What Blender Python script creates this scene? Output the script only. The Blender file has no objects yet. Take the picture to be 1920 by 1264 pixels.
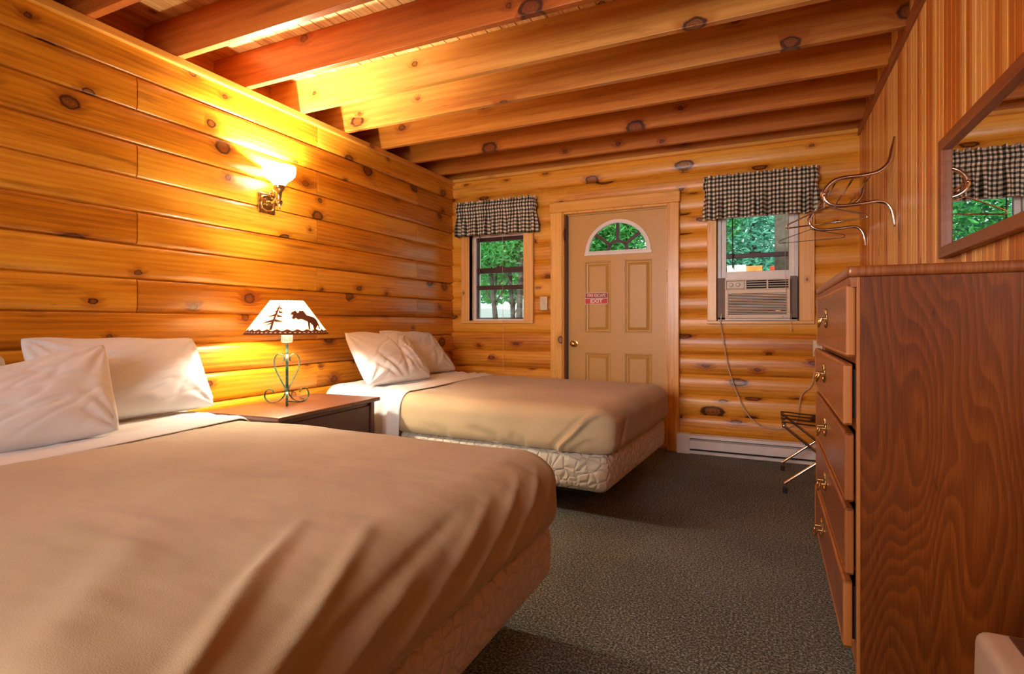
import bpy, bmesh, math, random
from mathutils import Vector, Matrix, noise
PI = math.pi
S = bpy.context.scene
C = S.collection
random.seed(7)

# ------------------------------------------------------------------ camera
cam_d = bpy.data.cameras.new('camera')
cam_d.sensor_width = 36.0
cam_d.lens = 36.0 * 1030.0 / 1920.0
cam_d.shift_y = -26.0 / 1920.0
cam_d.clip_start = 0.02
cam = bpy.data.objects.new('camera', cam_d)
C.objects.link(cam)
cam.location = (0, 0, 1.06)
cam.rotation_euler = (PI / 2, 0, math.atan(480 / 1030))
S.camera = cam

# ------------------------------------------------------------------ world, sun, big lights, exposure
S.view_settings.view_transform = 'Standard'
S.view_settings.look = 'None'
S.view_settings.gamma = 1.0
S.view_settings.use_curve_mapping = False
S.view_settings.exposure = 0.68
W = bpy.data.worlds.new('sky')
S.world = W
W.use_nodes = True
_bg = W.node_tree.nodes['Background']
_bg.inputs['Color'].default_value = (0.80, 0.95, 1.0, 1)
_bg.inputs['Strength'].default_value = 1.1

def light(name, kind, loc, power, color=(1, 1, 1), rot=(0, 0, 0), **kw):
    d = bpy.data.lights.new(name, kind)
    d.energy = power
    d.color = color
    for k, v in kw.items():
        setattr(d, k, v)
    o = bpy.data.objects.new(name, d)
    o.location = loc
    o.rotation_euler = rot
    C.objects.link(o)
    return o

light('sunlight', 'SUN', (0, -3, 8), 2.8, (1, .97, .88), (math.radians(42), 0, math.radians(-12)), angle=0.03)
# added soft fill light from behind the camera; the wall there is solid
light('rear_fill_light', 'AREA', (-1.12, -1.52, 1.60), 23, (1.0, .85, .80), (math.radians(90), 0, 0),
      shape='RECTANGLE', size=1.5, size_y=1.1, spread=math.radians(95))

# ------------------------------------------------------------------ node helper
class NT:
    def __init__(s, name):
        s.m = bpy.data.materials.new(name)
        s.m.use_nodes = True
        s.t = s.m.node_tree
        s.n = s.t.nodes
        s.b = s.n['Principled BSDF']
        s.tc = None
    def add(s, typ, **kw):
        n = s.n.new(typ)
        for k, v in kw.items():
            setattr(n, k, v)
        return n
    def put(s, sock, v):
        if v is None:
            return
        if isinstance(v, bpy.types.NodeSocket):
            s.t.links.new(v, sock)
        else:
            if hasattr(v, '__len__') and sock.type == 'RGBA' and len(v) == 3:
                v = (*v, 1)
            sock.default_value = v
    def M(s, op, a, b=None, c=None):
        n = s.add('ShaderNodeMath', operation=op)
        s.put(n.inputs[0], a); s.put(n.inputs[1], b); s.put(n.inputs[2], c)
        return n.outputs[0]
    def xyz(s, which='Object'):
        if not s.tc:
            s.tc = s.add('ShaderNodeTexCoord')
        n = s.add('ShaderNodeSeparateXYZ')
        s.put(n.inputs[0], s.tc.outputs[which])
        return n.outputs[0], n.outputs[1], n.outputs[2]
    def vec(s, x, y, z=0.0):
        n = s.add('ShaderNodeCombineXYZ')
        s.put(n.inputs[0], x); s.put(n.inputs[1], y); s.put(n.inputs[2], z)
        return n.outputs[0]
    def noise(s, v, scale=1.0, detail=3.0, rough=.5, dist=0.0):
        n = s.add('ShaderNodeTexNoise')
        s.put(n.inputs['Vector'], v)
        n.inputs['Scale'].default_value = scale; n.inputs['Detail'].default_value = detail
        n.inputs['Roughness'].default_value = rough; n.inputs['Distortion'].default_value = dist
        return n.outputs[0]
    def vor(s, v, scale=1.0, feature='F1', rand=1.0):
        n = s.add('ShaderNodeTexVoronoi', feature=feature)
        s.put(n.inputs['Vector'], v)
        n.inputs['Scale'].default_value = scale
        n.inputs['Randomness'].default_value = rand
        return n
    def white(s, v):
        n = s.add('ShaderNodeTexWhiteNoise')
        s.put(n.inputs['Vector'], v)
        return n.outputs['Value'], n.outputs['Color']
    def ramp(s, f, stops, interp='LINEAR'):
        n = s.add('ShaderNodeValToRGB')
        n.color_ramp.interpolation = interp
        e = n.color_ramp.elements
        while len(e) < len(stops):
            e.new(0.5)
        for k, (p, c) in enumerate(stops):
            e[k].position = p; e[k].color = (*c, 1)
        s.put(n.inputs[0], f)
        return n.outputs[0]
    def sm(s, x, a, b, lo=0.0, hi=1.0):
        n = s.add('ShaderNodeMapRange', interpolation_type='SMOOTHSTEP')
        s.put(n.inputs[0], x)
        for k, v in zip((1, 2, 3, 4), (a, b, lo, hi)):
            s.put(n.inputs[k], v)
        return n.outputs[0]
    def mix(s, f, a, b, blend='MIX'):
        n = s.add('ShaderNodeMix', data_type='RGBA', blend_type=blend)
        s.put(n.inputs[0], f); s.put(n.inputs[6], a); s.put(n.inputs[7], b)
        return n.outputs[2]
    def bump(s, h, strength=.3, dist=.002):
        n = s.add('ShaderNodeBump')
        n.inputs['Strength'].default_value = strength
        n.inputs['Distance'].default_value = dist
        s.put(n.inputs['Height'], h)
        s.put(s.b.inputs['Normal'], n.outputs[0])
    def base(s, c, rough=.5, metal=0.0, **kw):
        s.put(s.b.inputs['Base Color'], c)
        s.put(s.b.inputs['Roughness'], rough)
        s.b.inputs['Metallic'].default_value = metal
        for k, v in kw.items():
            s.put(s.b.inputs[k], v)
        return s.m

def plain(name, c, rough=.5, metal=0.0, var=0.06, nscale=14, bump=0.0, bscale=200, **kw):
    t = NT(name)
    x, y, z = t.xyz()
    v = t.vec(x, y, z)
    nz = t.noise(v, nscale, 4)
    col = t.mix(t.sm(nz, .3, .7), tuple(k * (1 - var) for k in c), tuple(min(1, k * (1 + var)) for k in c))
    if bump:
        t.bump(t.noise(v, bscale, 3), bump, .002)
    return t.base(col, rough, metal, **kw)

def wood(name, grain, across, light_c, mid_c, dark_c, pitch=None, off=0.0, knot=.30, kscale=3.4, krad=.10,
         rough=.36, coat=.25, vary=.35, gfreq=26, joint=None, kdark=(.055, .012, .004), fig=.5, kel=.72):
    """Knotty pine. grain / across are axis letters; pitch = board width across; joint = length of boards."""
    t = NT(name)
    ax = dict(zip('XYZ', t.xyz()))
    g, a = ax[grain], ax[across]
    third = [k for k in 'XYZ' if k not in (grain, across)][0]
    b = ax[third]
    if pitch:
        idx = t.M('FLOOR', t.M('DIVIDE', t.M('SUBTRACT', a, off), pitch))
        if joint:
            j0, jl = joint
            par = t.M('FLOORED_MODULO', idx, 2.0)
            gj = t.M('FLOOR', t.M('DIVIDE', t.M('SUBTRACT', t.M('SUBTRACT', g, j0), t.M('MULTIPLY', par, jl / 2)), jl))
        else:
            gj = 0.0
        r1, rc = t.white(t.vec(idx, gj, 3.7))
        r2, _ = t.white(t.vec(idx, gj, 9.1))
    else:
        info = t.add('ShaderNodeObjectInfo')
        r1 = info.outputs['Random']
        r2 = t.M('FRACT', t.M('MULTIPLY', r1, 7.31))
    gs = t.M('ADD', g, t.M('MULTIPLY', r1, 23.0))
    # knots
    kv = t.vec(t.M('MULTIPLY', gs, kscale * kel), t.M('ADD', t.M('MULTIPLY', t.M('ADD', a, b), kscale), t.M('MULTIPLY', r2, 11.0)))
    wob = t.noise(t.vec(t.M('MULTIPLY', gs, 24.0), t.M('MULTIPLY', a, 34.0), b), 1.0, 3)
    vo = t.vor(kv)
    vo.voronoi_dimensions = '2D'
    d = vo.outputs['Distance']
    sp = t.add('ShaderNodeSeparateColor'); t.put(sp.inputs[0], vo.outputs['Color'])
    on = t.M('LESS_THAN', sp.outputs[0], knot)
    rad = t.M('MULTIPLY', t.M('ADD', .28, t.M('MULTIPLY', sp.outputs[1], sp.outputs[1])), krad * 1.15)
    dd = t.M('ADD', d, t.M('MULTIPLY', t.M('SUBTRACT', wob, .5), krad * .75))
    rel = t.M('DIVIDE', dd, rad)
    core = t.M('MULTIPLY', on, t.sm(rel, .75, 1.05, 1.0, 0.0))
    ring = t.M('MULTIPLY', on, t.M('MULTIPLY', t.sm(rel, .55, .85), t.sm(rel, .95, 1.2, 1.0, 0.0)))
    halo = t.M('MULTIPLY', t.M('MULTIPLY', on, t.sm(rel, .9, 4.0, 1.0, 0.0)), t.sm(d, .12, .36, 1.0, 0.0))
    # figure
    warp = t.M('ADD', t.M('MULTIPLY', halo, .9), t.M('MULTIPLY', t.noise(t.vec(t.M('MULTIPLY', gs, .9), t.M('MULTIPLY', a, 4.0), t.M('MULTIPLY', r1, 5.0)), 1.0, 2), 3.2 * fig))
    bands = t.M('SINE', t.M('MULTIPLY', t.M('ADD', t.M('ADD', t.M('MULTIPLY', a, gfreq), t.M('MULTIPLY', b, gfreq * .4)), warp), 6.28))
    fine = t.noise(t.vec(t.M('MULTIPLY', gs, 3.0), t.M('MULTIPLY', a, 130.0), t.M('MULTIPLY', b, 130.0)), 1.0, 3, .6)
    soft = t.noise(t.vec(t.M('MULTIPLY', gs, .8), t.M('MULTIPLY', a, 7.0), t.M('ADD', t.M('MULTIPLY', b, 7.0), t.M('MULTIPLY', r2, 9.0))), 1.0, 3)
    f = t.M('ADD', t.M('ADD', t.M('MULTIPLY', bands, .045), t.M('MULTIPLY', fine, .42)), t.M('MULTIPLY', soft, .62))
    f = t.M('ADD', f, t.M('MULTIPLY', t.M('SUBTRACT', r2, .5), vary))
    f = t.M('ADD', f, t.M('ADD', .06, t.M('MULTIPLY', halo, .16)))
    col = t.ramp(f, [(.30, light_c), (.56, mid_c), (.88, dark_c)])
    cin = t.M('MULTIPLY', core, t.M('ADD', .62, t.M('MULTIPLY', t.M('SINE', t.M('MULTIPLY', rel, 17.0)), .16)))
    col = t.mix(t.M('MULTIPLY', halo, .42), col, t.mix(.55, col, tuple(k * .9 for k in dark_c)))
    col = t.mix(cin, col, tuple(k * 2.2 for k in kdark))
    col = t.mix(t.M('MULTIPLY', ring, .95), col, kdark)
    # small resin streaks / splinter marks along the grain
    big = t.noise(t.vec(t.M('MULTIPLY', gs, 1.3), t.M('MULTIPLY', a, 16.0), t.M('MULTIPLY', r1, 13.0)), 1.0, 4, .7)
    col = t.mix(t.sm(big, .53, .74, 0, .7), col, dark_c)
    st = t.noise(t.vec(t.M('MULTIPLY', gs, 5.0), t.M('MULTIPLY', a, 60.0), t.M('MULTIPLY', r1, 3.0)), 1.0, 2)
    col = t.mix(t.sm(st, .72, .80, 0, .55), col, tuple(k * 2.2 for k in kdark))
    t.bump(t.M('ADD', fine, t.M('MULTIPLY', bands, .25)), .12, .002)
    return t.base(col, t.M('ADD', rough, t.M('MULTIPLY', fine, .12)), 0.0, **{'Coat Weight': coat, 'Coat Roughness': .22})

# ------------------------------------------------------------------ mesh helpers
def obj(name, bm, mat, parent=None, smooth=False, angle=None):
    me = bpy.data.meshes.new(name)
    bmesh.ops.recalc_face_normals(bm, faces=bm.faces)
    bm.to_mesh(me); bm.free()
    if mat:
        for q in (mat if isinstance(mat, (list, tuple)) else [mat]):
            me.materials.append(q)
    if smooth:
        for p in me.polygons:
            p.use_smooth = True
        if angle is not None:
            me.set_sharp_from_angle(angle=math.radians(angle))
    o = bpy.data.objects.new(name, me)
    C.objects.link(o)
    if parent:
        o.parent = parent
    return o

def tag(o, label=None, cat=None, group=None, kind=None):
    if label: o['label'] = label
    if cat: o['category'] = cat
    if group: o['group'] = group
    if kind: o['kind'] = kind
    return o

def thing(name, label=None, cat=None, loc=(0, 0, 0), rz=0.0, group=None, kind=None):
    o = bpy.data.objects.new(name, None)
    o.empty_display_size = .1
    C.objects.link(o)
    o.location = loc
    o.rotation_euler = (0, 0, rz)
    return tag(o, label, cat, group, kind)

def box(bm, x0, x1, y0, y1, z0, z1, bev=0.0, mi=0, seg=2):
    r = bmesh.ops.create_cube(bm, size=1.0)
    vs = r['verts']
    for v in vs:
        v.co = Vector(((x0 + x1) / 2 + v.co.x * (x1 - x0), (y0 + y1) / 2 + v.co.y * (y1 - y0), (z0 + z1) / 2 + v.co.z * (z1 - z0)))
    fs = list({f for v in vs for f in v.link_faces})
    for f in fs:
        f.material_index = mi
    if bev > 0:
        es = list({e for v in vs for e in v.link_edges})
        bmesh.ops.bevel(bm, geom=es, offset=bev, segments=seg, profile=.5, affect='EDGES')
    return bm

def B(*a, **k):
    return box(bmesh.new(), *a, **k)

def spline(pts, n=8):
    pts = [Vector(p) for p in pts]
    P = [pts[0] * 2 - pts[1]] + pts + [pts[-1] * 2 - pts[-2]]
    out = []
    for i in range(1, len(P) - 2):
        for k in range(n):
            t = k / n
            a, b, c, d = P[i - 1], P[i], P[i + 1], P[i + 2]
            out.append(.5 * ((2 * b) + (c - a) * t + (2 * a - 5 * b + 4 * c - d) * t * t + (3 * b - 3 * c + d - a) * t ** 3))
    out.append(pts[-1])
    return out

def sweep(bm, pts, section, up=None, cap=True, scale=None):
    """sweep a closed 2D section along pts"""
    pts = [Vector(p) for p in pts]
    n = len(pts)
    T = []
    for i in range(n):
        d = pts[min(i + 1, n - 1)] - pts[max(i - 1, 0)]
        T.append(d.normalized())
    if up is None:
        up = Vector((0, 0, 1)) if abs(T[0].z) < .9 else Vector((1, 0, 0))
        u = (up - T[0] * up.dot(T[0])).normalized()
        fixed = False
    else:
        up = Vector(up); u = up; fixed = True
    rings = []
    for i in range(n):
        u = ((up if fixed else u) - T[i] * (up if fixed else u).dot(T[i])).normalized()
        w = T[i].cross(u)
        s = scale[i] if scale else 1.0
        rings.append([bm.verts.new(pts[i] + u * a * s + w * b * s) for a, b in section])
    m = len(section)
    for i in range(n - 1):
        for j in range(m):
            bm.faces.new((rings[i][j], rings[i][(j + 1) % m], rings[i + 1][(j + 1) % m], rings[i + 1][j]))
    if cap:
        bm.faces.new(rings[0][::-1]); bm.faces.new(rings[-1])
    return bm

def circ(r, n=10):
    return [(r * math.cos(2 * PI * k / n), r * math.sin(2 * PI * k / n)) for k in range(n)]

def tube(bm, pts, r, n=10, smooth=0, scale=None):
    if smooth:
        pts = spline(pts, smooth)
    return sweep(bm, pts, circ(r, n), scale=scale)

def lathe(bm, prof, n=32, center=(0, 0, 0), axis='Z', closed=False):
    c = Vector(center)
    rings = []
    for r, z in prof:
        ring = []
        for k in range(n):
            t = 2 * PI * k / n
            p = (r * math.cos(t), r * math.sin(t), z)
            if axis == 'Y': p = (p[0], p[2], p[1])
            if axis == 'X': p = (p[2], p[0], p[1])
            ring.append(bm.verts.new(c + Vector(p)))
        rings.append(ring)
    for i in range(len(rings) - 1):
        for k in range(n):
            bm.faces.new((rings[i][k], rings[i][(k + 1) % n], rings[i + 1][(k + 1) % n], rings[i + 1][k]))
    if not closed:
        if prof[0][0] > 1e-5: bm.faces.new(rings[0][::-1])
        if prof[-1][0] > 1e-5: bm.faces.new(rings[-1])
    bmesh.ops.remove_doubles(bm, verts=[v for r in rings for v in r], dist=1e-6)
    return bm

# ------------------------------------------------------------------ materials
LW, LWm, LWd = (.78, .40, .085), (.62, .235, .024), (.27, .068, .005)
M = {}
M['wall_left'] = wood('honey_pine_siding', 'Y', 'Z', (.84, .43, .042), (.68, .255, .010), (.26, .062, .004), pitch=.1685, off=.104,
                      joint=(1.70, 2.42), knot=.55, kscale=4.2, krad=.125, gfreq=34, rough=.26, coat=.35, vary=.30)
M['wall_back'] = wood('honey_pine_logs', 'X', 'Z', (.90, .50, .075), (.82, .36, .028), (.36, .085, .006), pitch=.1675, off=.135,
                      knot=.72, krad=.15, kscale=5.6, kel=.45, rough=.34, gfreq=34, coat=.2, vary=.22)
M['wall_right'] = wood('tongue_and_groove_pine', 'Z', 'Y', (.95, .60, .20), (.86, .45, .11), (.58, .20, .030), pitch=.052, off=0.0,
                       knot=.30, krad=.10, kscale=4.0, kel=.40, rough=.35, coat=.12, vary=1.0, gfreq=40)
M['joist'] = wood('joist_pine', 'X', 'Z', (.70, .32, .055), (.55, .19, .018), (.30, .07, .006), knot=.5, krad=.12, kscale=3.6, rough=.38, coat=.15, vary=.2, gfreq=20)
M['joist_unlit'] = wood('unlit_joist_pine', 'X', 'Z', (.60, .20, .035), (.46, .12, .013), (.24, .045, .004), knot=.5, krad=.11, kscale=3.2, rough=.38, coat=.15, vary=.2, gfreq=20)  # joist pine reddened and darkened: missing sconce light put into the colour
M['joist_lit'] = wood('lit_joist_pine', 'X', 'Z', (.72, .40, .10), (.60, .28, .05), (.36, .11, .012), knot=.5, krad=.11, kscale=3.4, rough=.38, coat=.15, vary=.2, gfreq=20)  # joist pine made paler: sconce light put into the colour
M['deck'] = wood('ceiling_deck_pine', 'Y', 'X', (.85, .58, .27), (.72, .40, .13), (.42, .16, .035), pitch=.09, off=0.0, knot=.25, krad=.07, rough=.5, coat=.05)
M['trim_y'] = wood('pine_trim_lengthwise', 'Y', 'Z', (.78, .38, .07), (.62, .23, .025), (.36, .10, .008), knot=.25, krad=.06, rough=.3, coat=.3)
M['trim_x'] = wood('pine_trim_crosswise', 'X', 'Z', (.90, .53, .12), (.80, .39, .06), (.48, .16, .014), knot=.35, krad=.085, rough=.28, coat=.35)
M['trim_z'] = wood('pine_trim_upright', 'Z', 'X', (.90, .53, .12), (.80, .39, .06), (.48, .16, .014), knot=.35, krad=.085, rough=.28, coat=.35)
M['trim_pale_z'] = wood('pale_pine_casing_upright', 'Z', 'X', (.92, .60, .23), (.84, .46, .12), (.56, .22, .03), knot=.3, krad=.06, rough=.35, coat=.25)
M['trim_pale_x'] = wood('pale_pine_casing_level', 'X', 'Z', (.92, .60, .23), (.84, .46, .12), (.56, .22, .03), knot=.3, krad=.06, rough=.35, coat=.25)
M['trim_dark'] = wood('reddish_top_trim', 'Y', 'Z', (.42, .15, .04), (.32, .095, .022), (.18, .04, .008), knot=.1, krad=.04, rough=.35, coat=.2)
M['mirror_frame'] = wood('walnut_mirror_frame', 'Y', 'Z', (.34, .12, .045), (.26, .08, .028), (.12, .03, .010), knot=.0, krad=.04, rough=.4, coat=.15)
M['oak_edge_z'] = wood('oak_edge_upright', 'Z', 'Y', (.62, .26, .07), (.50, .18, .04), (.28, .075, .014), knot=.0, krad=.03, rough=.35, coat=.25, gfreq=60)
M['oak_edge_y'] = wood('oak_edge_level', 'Y', 'Z', (.46, .18, .055), (.36, .12, .032), (.20, .05, .012), knot=.0, krad=.03, rough=.35, coat=.25, gfreq=60)

def oak_veneer(name, grain, across, c0, c1, c2, gs=1.0):
    t = NT(name)
    ax = dict(zip('XYZ', t.xyz()))
    g, a = ax[grain], ax[across]
    info = t.add('ShaderNodeObjectInfo')
    rr = t.M('MULTIPLY', info.outputs['Random'], 9.0)
    w = t.noise(t.vec(t.M('ADD', t.M('MULTIPLY', g, .75 * gs), rr), t.M('MULTIPLY', a, 3.6 * gs), rr), 1.0, 2.0, .35, .15)
    rings = t.M('FRACT', t.M('ADD', t.M('MULTIPLY', w, 38.0), t.M('MULTIPLY', a, 22.0)))
    rings = t.M('MULTIPLY', t.sm(rings, 0.0, .75), t.sm(rings, .85, 1.0, 1.0, 0.0))
    pores = t.noise(t.vec(t.M('MULTIPLY', g, 9.0), t.M('MULTIPLY', a, 260.0), 0.0), 1.0, 3, .6)
    soft = t.noise(t.vec(t.M('MULTIPLY', g, .7), t.M('MULTIPLY', a, 3.0), rr), 1.0, 3)
    f = t.M('ADD', t.M('ADD', t.M('MULTIPLY', rings, .16), t.M('MULTIPLY', pores, .50)), t.M('MULTIPLY', soft, .50))
    col = t.ramp(f, [(.22, c0), (.52, c1), (.88, c2)])
    fl = t.noise(t.vec(t.M('MULTIPLY', g, 9.0), t.M('MULTIPLY', a, 34.0), rr), 1.0, 2)
    col = t.mix(t.sm(fl, .70, .78, 0, .6), col, tuple(k * .5 for k in c2))
    t.bump(pores, .08, .001)
    return t.base(col, .34, 0.0, **{'Coat Weight': .3, 'Coat Roughness': .25})
M['oak_side'] = oak_veneer('oak_veneer_side', 'Z', 'X', (.40, .125, .014), (.23, .057, .005), (.08, .016, .002))
M['oak_drawer'] = oak_veneer('oak_veneer_drawer', 'Y', 'Z', (.46, .20, .085), (.34, .125, .045), (.17, .05, .016), 1.3)
M['oak_top'] = oak_veneer('oak_veneer_top', 'Y', 'X', (.52, .22, .075), (.40, .14, .04), (.2, .055, .014), 1.2)
M['cherry'] = oak_veneer('cherry_stained_top', 'Y', 'X', (.17, .060, .030), (.13, .040, .020), (.07, .020, .010), 1.0)
M['cherry_dark'] = plain('cherry_stained_body', (.085, .022, .014), .35, var=.2, nscale=6)
M['blanket'] = None
def fabric(name, c, var=.05, rough=.9, bscale=700, bs=.25, sheen=.3, big=2.2):
    t = NT(name)
    x, y, z = t.xyz()
    v = t.vec(x, y, z)
    n1 = t.noise(v, big, 3)
    n2 = t.noise(v, bscale, 2)
    col = t.mix(t.sm(n1, .3, .7), tuple(k * (1 - var) for k in c), tuple(min(1, k * (1 + var)) for k in c))
    t.bump(n2, bs, .0015)
    return t.base(col, rough, 0.0, **{'Sheen Weight': sheen, 'Sheen Roughness': .5})
M['blanket'] = fabric('tan_fleece_blanket', (.50, .385, .225), .06, .95, 420, .35, .15)
M['sheet'] = fabric('white_cotton_sheet', (.78, .765, .76), .03, .85, 900, .12, .1)
M['pillow'] = fabric('white_cotton_pillowcase', (.76, .745, .745), .03, .85, 900, .10, .1)

def quilt(name, c, sc=20.0, fr=.6):
    t = NT(name)
    x, y, z = t.xyz()
    w = t.noise(t.vec(x, y, z), 16.0, 1.0)
    w2 = t.noise(t.vec(y, z, x), 16.0, 1.0)
    v = t.vec(t.M('ADD', x, t.M('MULTIPLY', w, .045)), t.M('ADD', y, t.M('MULTIPLY', w2, .045)), t.M('ADD', z, t.M('MULTIPLY', w, .03)))
    vo = t.vor(v, sc, 'DISTANCE_TO_EDGE', .8)
    q = vo.outputs['Distance']
    h = t.M('POWER', t.sm(q, 0.0, .22), .6)
    col = t.mix(t.sm(q, 0, .05), tuple(k * .9 for k in c), c)
    t.bump(h, fr, .010)
    return t.base(col, .62, 0.0, **{'Sheen Weight': .3})
M['quilt'] = quilt('quilted_ticking', (.66, .54, .42), 21.0, .55)
M['quilt_pale'] = quilt('quilted_ticking_pale', (.74, .66, .52), 17.0, .7)

def carpet():
    t = NT('speckled_loop_carpet')
    x, y, z = t.xyz()
    v = t.vec(x, y, z)
    n1 = t.noise(v, 120, 3, .8)
    n2 = t.vor(v, 200)
    big = t.noise(v, 1.5, 3)
    col = t.ramp(t.M('ADD', n1, t.M('MULTIPLY', t.M('SUBTRACT', big, .5), .12)), [(.36, (.028, .030, .030)), (.50, (.125, .142, .130)), (.64, (.53, .59, .54))])
    t.bump(t.M('ADD', n2.outputs['Distance'], n1), .9, .006)
    return t.base(col, 1.0, 0.0, **{'Sheen Weight': .1, 'Specular IOR Level': .1})
M['carpet'] = carpet()
M['door_paint'] = plain('tan_door_paint', (.60, .355, .10), .38, var=.02, nscale=3)
M['vinyl'] = plain('white_vinyl', (.85, .81, .77), .4, var=.03)
M['sash_dark'] = plain('dark_brown_sash', (.055, .016, .014), .45, var=.1)
M['white_enamel'] = plain('white_heater_enamel', (.80, .75, .72), .35, var=.04)
M['ac_plastic'] = plain('beige_appliance_plastic', (.76, .66, .52), .45, var=.03)
M['ac_shade'] = plain('grey_brown_filler_panel', (.20, .15, .13), .6, var=.05)
M['black'] = plain('black_recess', (.012, .010, .010), .7, var=.2)
M['rubber'] = plain('black_rubber', (.02, .018, .018), .7, var=.2)
M['ivory'] = plain('ivory_plastic', (.74, .66, .46), .4, var=.03)
M['white_plastic'] = plain('off_white_plastic', (.66, .58, .50), .4, var=.03)
M['brown_panel'] = plain('brown_control_panel', (.11, .048, .034), .35, var=.1)
M['blue_mark'] = plain('dark_blue_print', (.02, .03, .09), .4, var=.1)
M['brass'] = plain('polished_brass', (.78, .55, .22), .22, 1.0, var=.12, nscale=30)
M['brass_old'] = plain('antique_brass', (.50, .34, .14), .3, 1.0, var=.35, nscale=60)
M['chrome'] = plain('chrome_tube', (.72, .64, .60), .13, 1.0, var=.05)
M['wire'] = plain('steel_hanger_wire', (.50, .44, .42), .25, 1.0, var=.05)
M['dark_wire'] = plain('dark_hanger_wire', (.10, .05, .035), .4, .6, var=.1)
M['green_iron'] = plain('verdigris_green_iron', (.085, .16, .115), .42, .35, var=.45, nscale=40)
M['strap'] = plain('dark_brown_webbing', (.035, .016, .012), .8, var=.2, bump=.3)
M['cord'] = plain('white_power_cord', (.62, .48, .36), .5, var=.03)
M['red_sign'] = plain('red_sign', (.62, .010, .012), .4, var=.02)
M['darkred_sign'] = plain('dark_red_sign', (.36, .012, .014), .4, var=.02)
M['sign_white'] = plain('sign_white', (.80, .72, .66), .5, var=.02)
M['shade_brown'] = plain('lamp_shade_brown_cutout', (.16, .045, .012), .8, var=.1)
M['concrete'] = plain('pale_gravel', (.30, .31, .30), .9, var=.15, nscale=20)
M['bark'] = plain('grey_brown_bark', (.085, .065, .048), .9, var=.4, nscale=25, bump=.5, bscale=40)
M['ext_wood'] = plain('weathered_grey_timber', (.13, .10, .075), .85, var=.25, nscale=20)
M['orange'] = plain('orange_painted_board', (.85, .30, .06), .5, var=.15)
M['red_board'] = plain('red_painted_board', (.60, .05, .02), .5, var=.15)
M['bracket'] = plain('zinc_bracket', (.4, .36, .33), .4, .8, var=.1)

def glass():
    t = NT('window_glass')
    tr = t.add('ShaderNodeBsdfTransparent'); tr.inputs[0].default_value = (.93, .97, .95, 1)
    gl = t.add('ShaderNodeBsdfGlossy'); gl.inputs['Roughness'].default_value = .02
    fr = t.add('ShaderNodeFresnel'); fr.inputs[0].default_value = 1.45
    mx = t.add('ShaderNodeMixShader')
    t.put(mx.inputs[0], fr.outputs[0]); t.put(mx.inputs[1], tr.outputs[0]); t.put(mx.inputs[2], gl.outputs[0])
    t.put(t.n['Material Output'].inputs[0], mx.outputs[0])
    return t.m
M['glass'] = glass()
def mirror():
    t = NT('mirror_silver')
    x, y, z = t.xyz()
    n = t.noise(t.vec(x, y, z), 3, 2)
    return t.base(t.mix(n, (.82, .84, .86), (.86, .88, .90)), .01, 1.0)
M['mirror'] = mirror()
def lampshade(name, col, em, trans=.6):
    t = NT(name)
    x, y, z = t.xyz()
    n = t.noise(t.vec(x, y, z), 18, 3)
    c = t.mix(n, tuple(k * .94 for k in col), col)
    df = t.add('ShaderNodeBsdfDiffuse'); tl = t.add('ShaderNodeBsdfTranslucent'); e = t.add('ShaderNodeEmission')
    t.put(df.inputs[0], c); t.put(tl.inputs[0], c); t.put(e.inputs[0], c); e.inputs[1].default_value = em
    mx = t.add('ShaderNodeMixShader'); mx.inputs[0].default_value = trans
    t.put(mx.inputs[1], df.outputs[0]); t.put(mx.inputs[2], tl.outputs[0])
    ad = t.add('ShaderNodeAddShader')
    t.put(ad.inputs[0], mx.outputs[0]); t.put(ad.inputs[1], e.outputs[0])
    t.put(t.n['Material Output'].inputs[0], ad.outputs[0])
    return t.m
M['shade_paper'] = lampshade('cream_parchment_shade', (.95, .82, .60), .35, .55)
M['shade_glass'] = lampshade('frosted_glass_shade', (.99, .96, .93), 1.5, .85)
def emis(name, c, s):
    t = NT(name)
    e = t.add('ShaderNodeEmission'); e.inputs[0].default_value = (*c, 1); e.inputs[1].default_value = s
    t.put(t.n['Material Output'].inputs[0], e.outputs[0])
    return t.m
def bulbmat():
    t = NT('lit_clear_bulb')
    tr = t.add('ShaderNodeBsdfTransparent'); e = t.add('ShaderNodeEmission')
    e.inputs[0].default_value = (1, .9, .75, 1); e.inputs[1].default_value = 8
    a = t.add('ShaderNodeAddShader')
    t.put(a.inputs[0], tr.outputs[0]); t.put(a.inputs[1], e.outputs[0])
    t.put(t.n['Material Output'].inputs[0], a.outputs[0])
    return t.m
M['bulb'] = bulbmat()
def leafmat(name, c1, c2):
    t = NT(name)
    x, y, z = t.xyz()
    n = t.noise(t.vec(x, y, z), 2.5, 4)
    geo = t.add('ShaderNodeNewGeometry')
    c = t.mix(t.M('ADD', t.M('MULTIPLY', n, .5), t.M('MULTIPLY', geo.outputs['Random Per Island'], .5)), c1, c2)
    df = t.add('ShaderNodeBsdfDiffuse'); tl = t.add('ShaderNodeBsdfTranslucent')
    t.put(df.inputs[0], c); t.put(tl.inputs[0], c)
    mx = t.add('ShaderNodeMixShader'); mx.inputs[0].default_value = .45
    t.put(mx.inputs[1], df.outputs[0]); t.put(mx.inputs[2], tl.outputs[0])
    t.put(t.n['Material Output'].inputs[0], mx.outputs[0])
    return t.m
M['leaf'] = leafmat('green_leaves', (.05, .34, .08), (.30, .80, .28))
M['leaf_blue'] = leafmat('blue_green_leaves', (.06, .32, .20), (.36, .78, .60))
M['grass'] = plain('grass', (.08, .26, .05), .9, var=.3, nscale=8)
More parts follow.
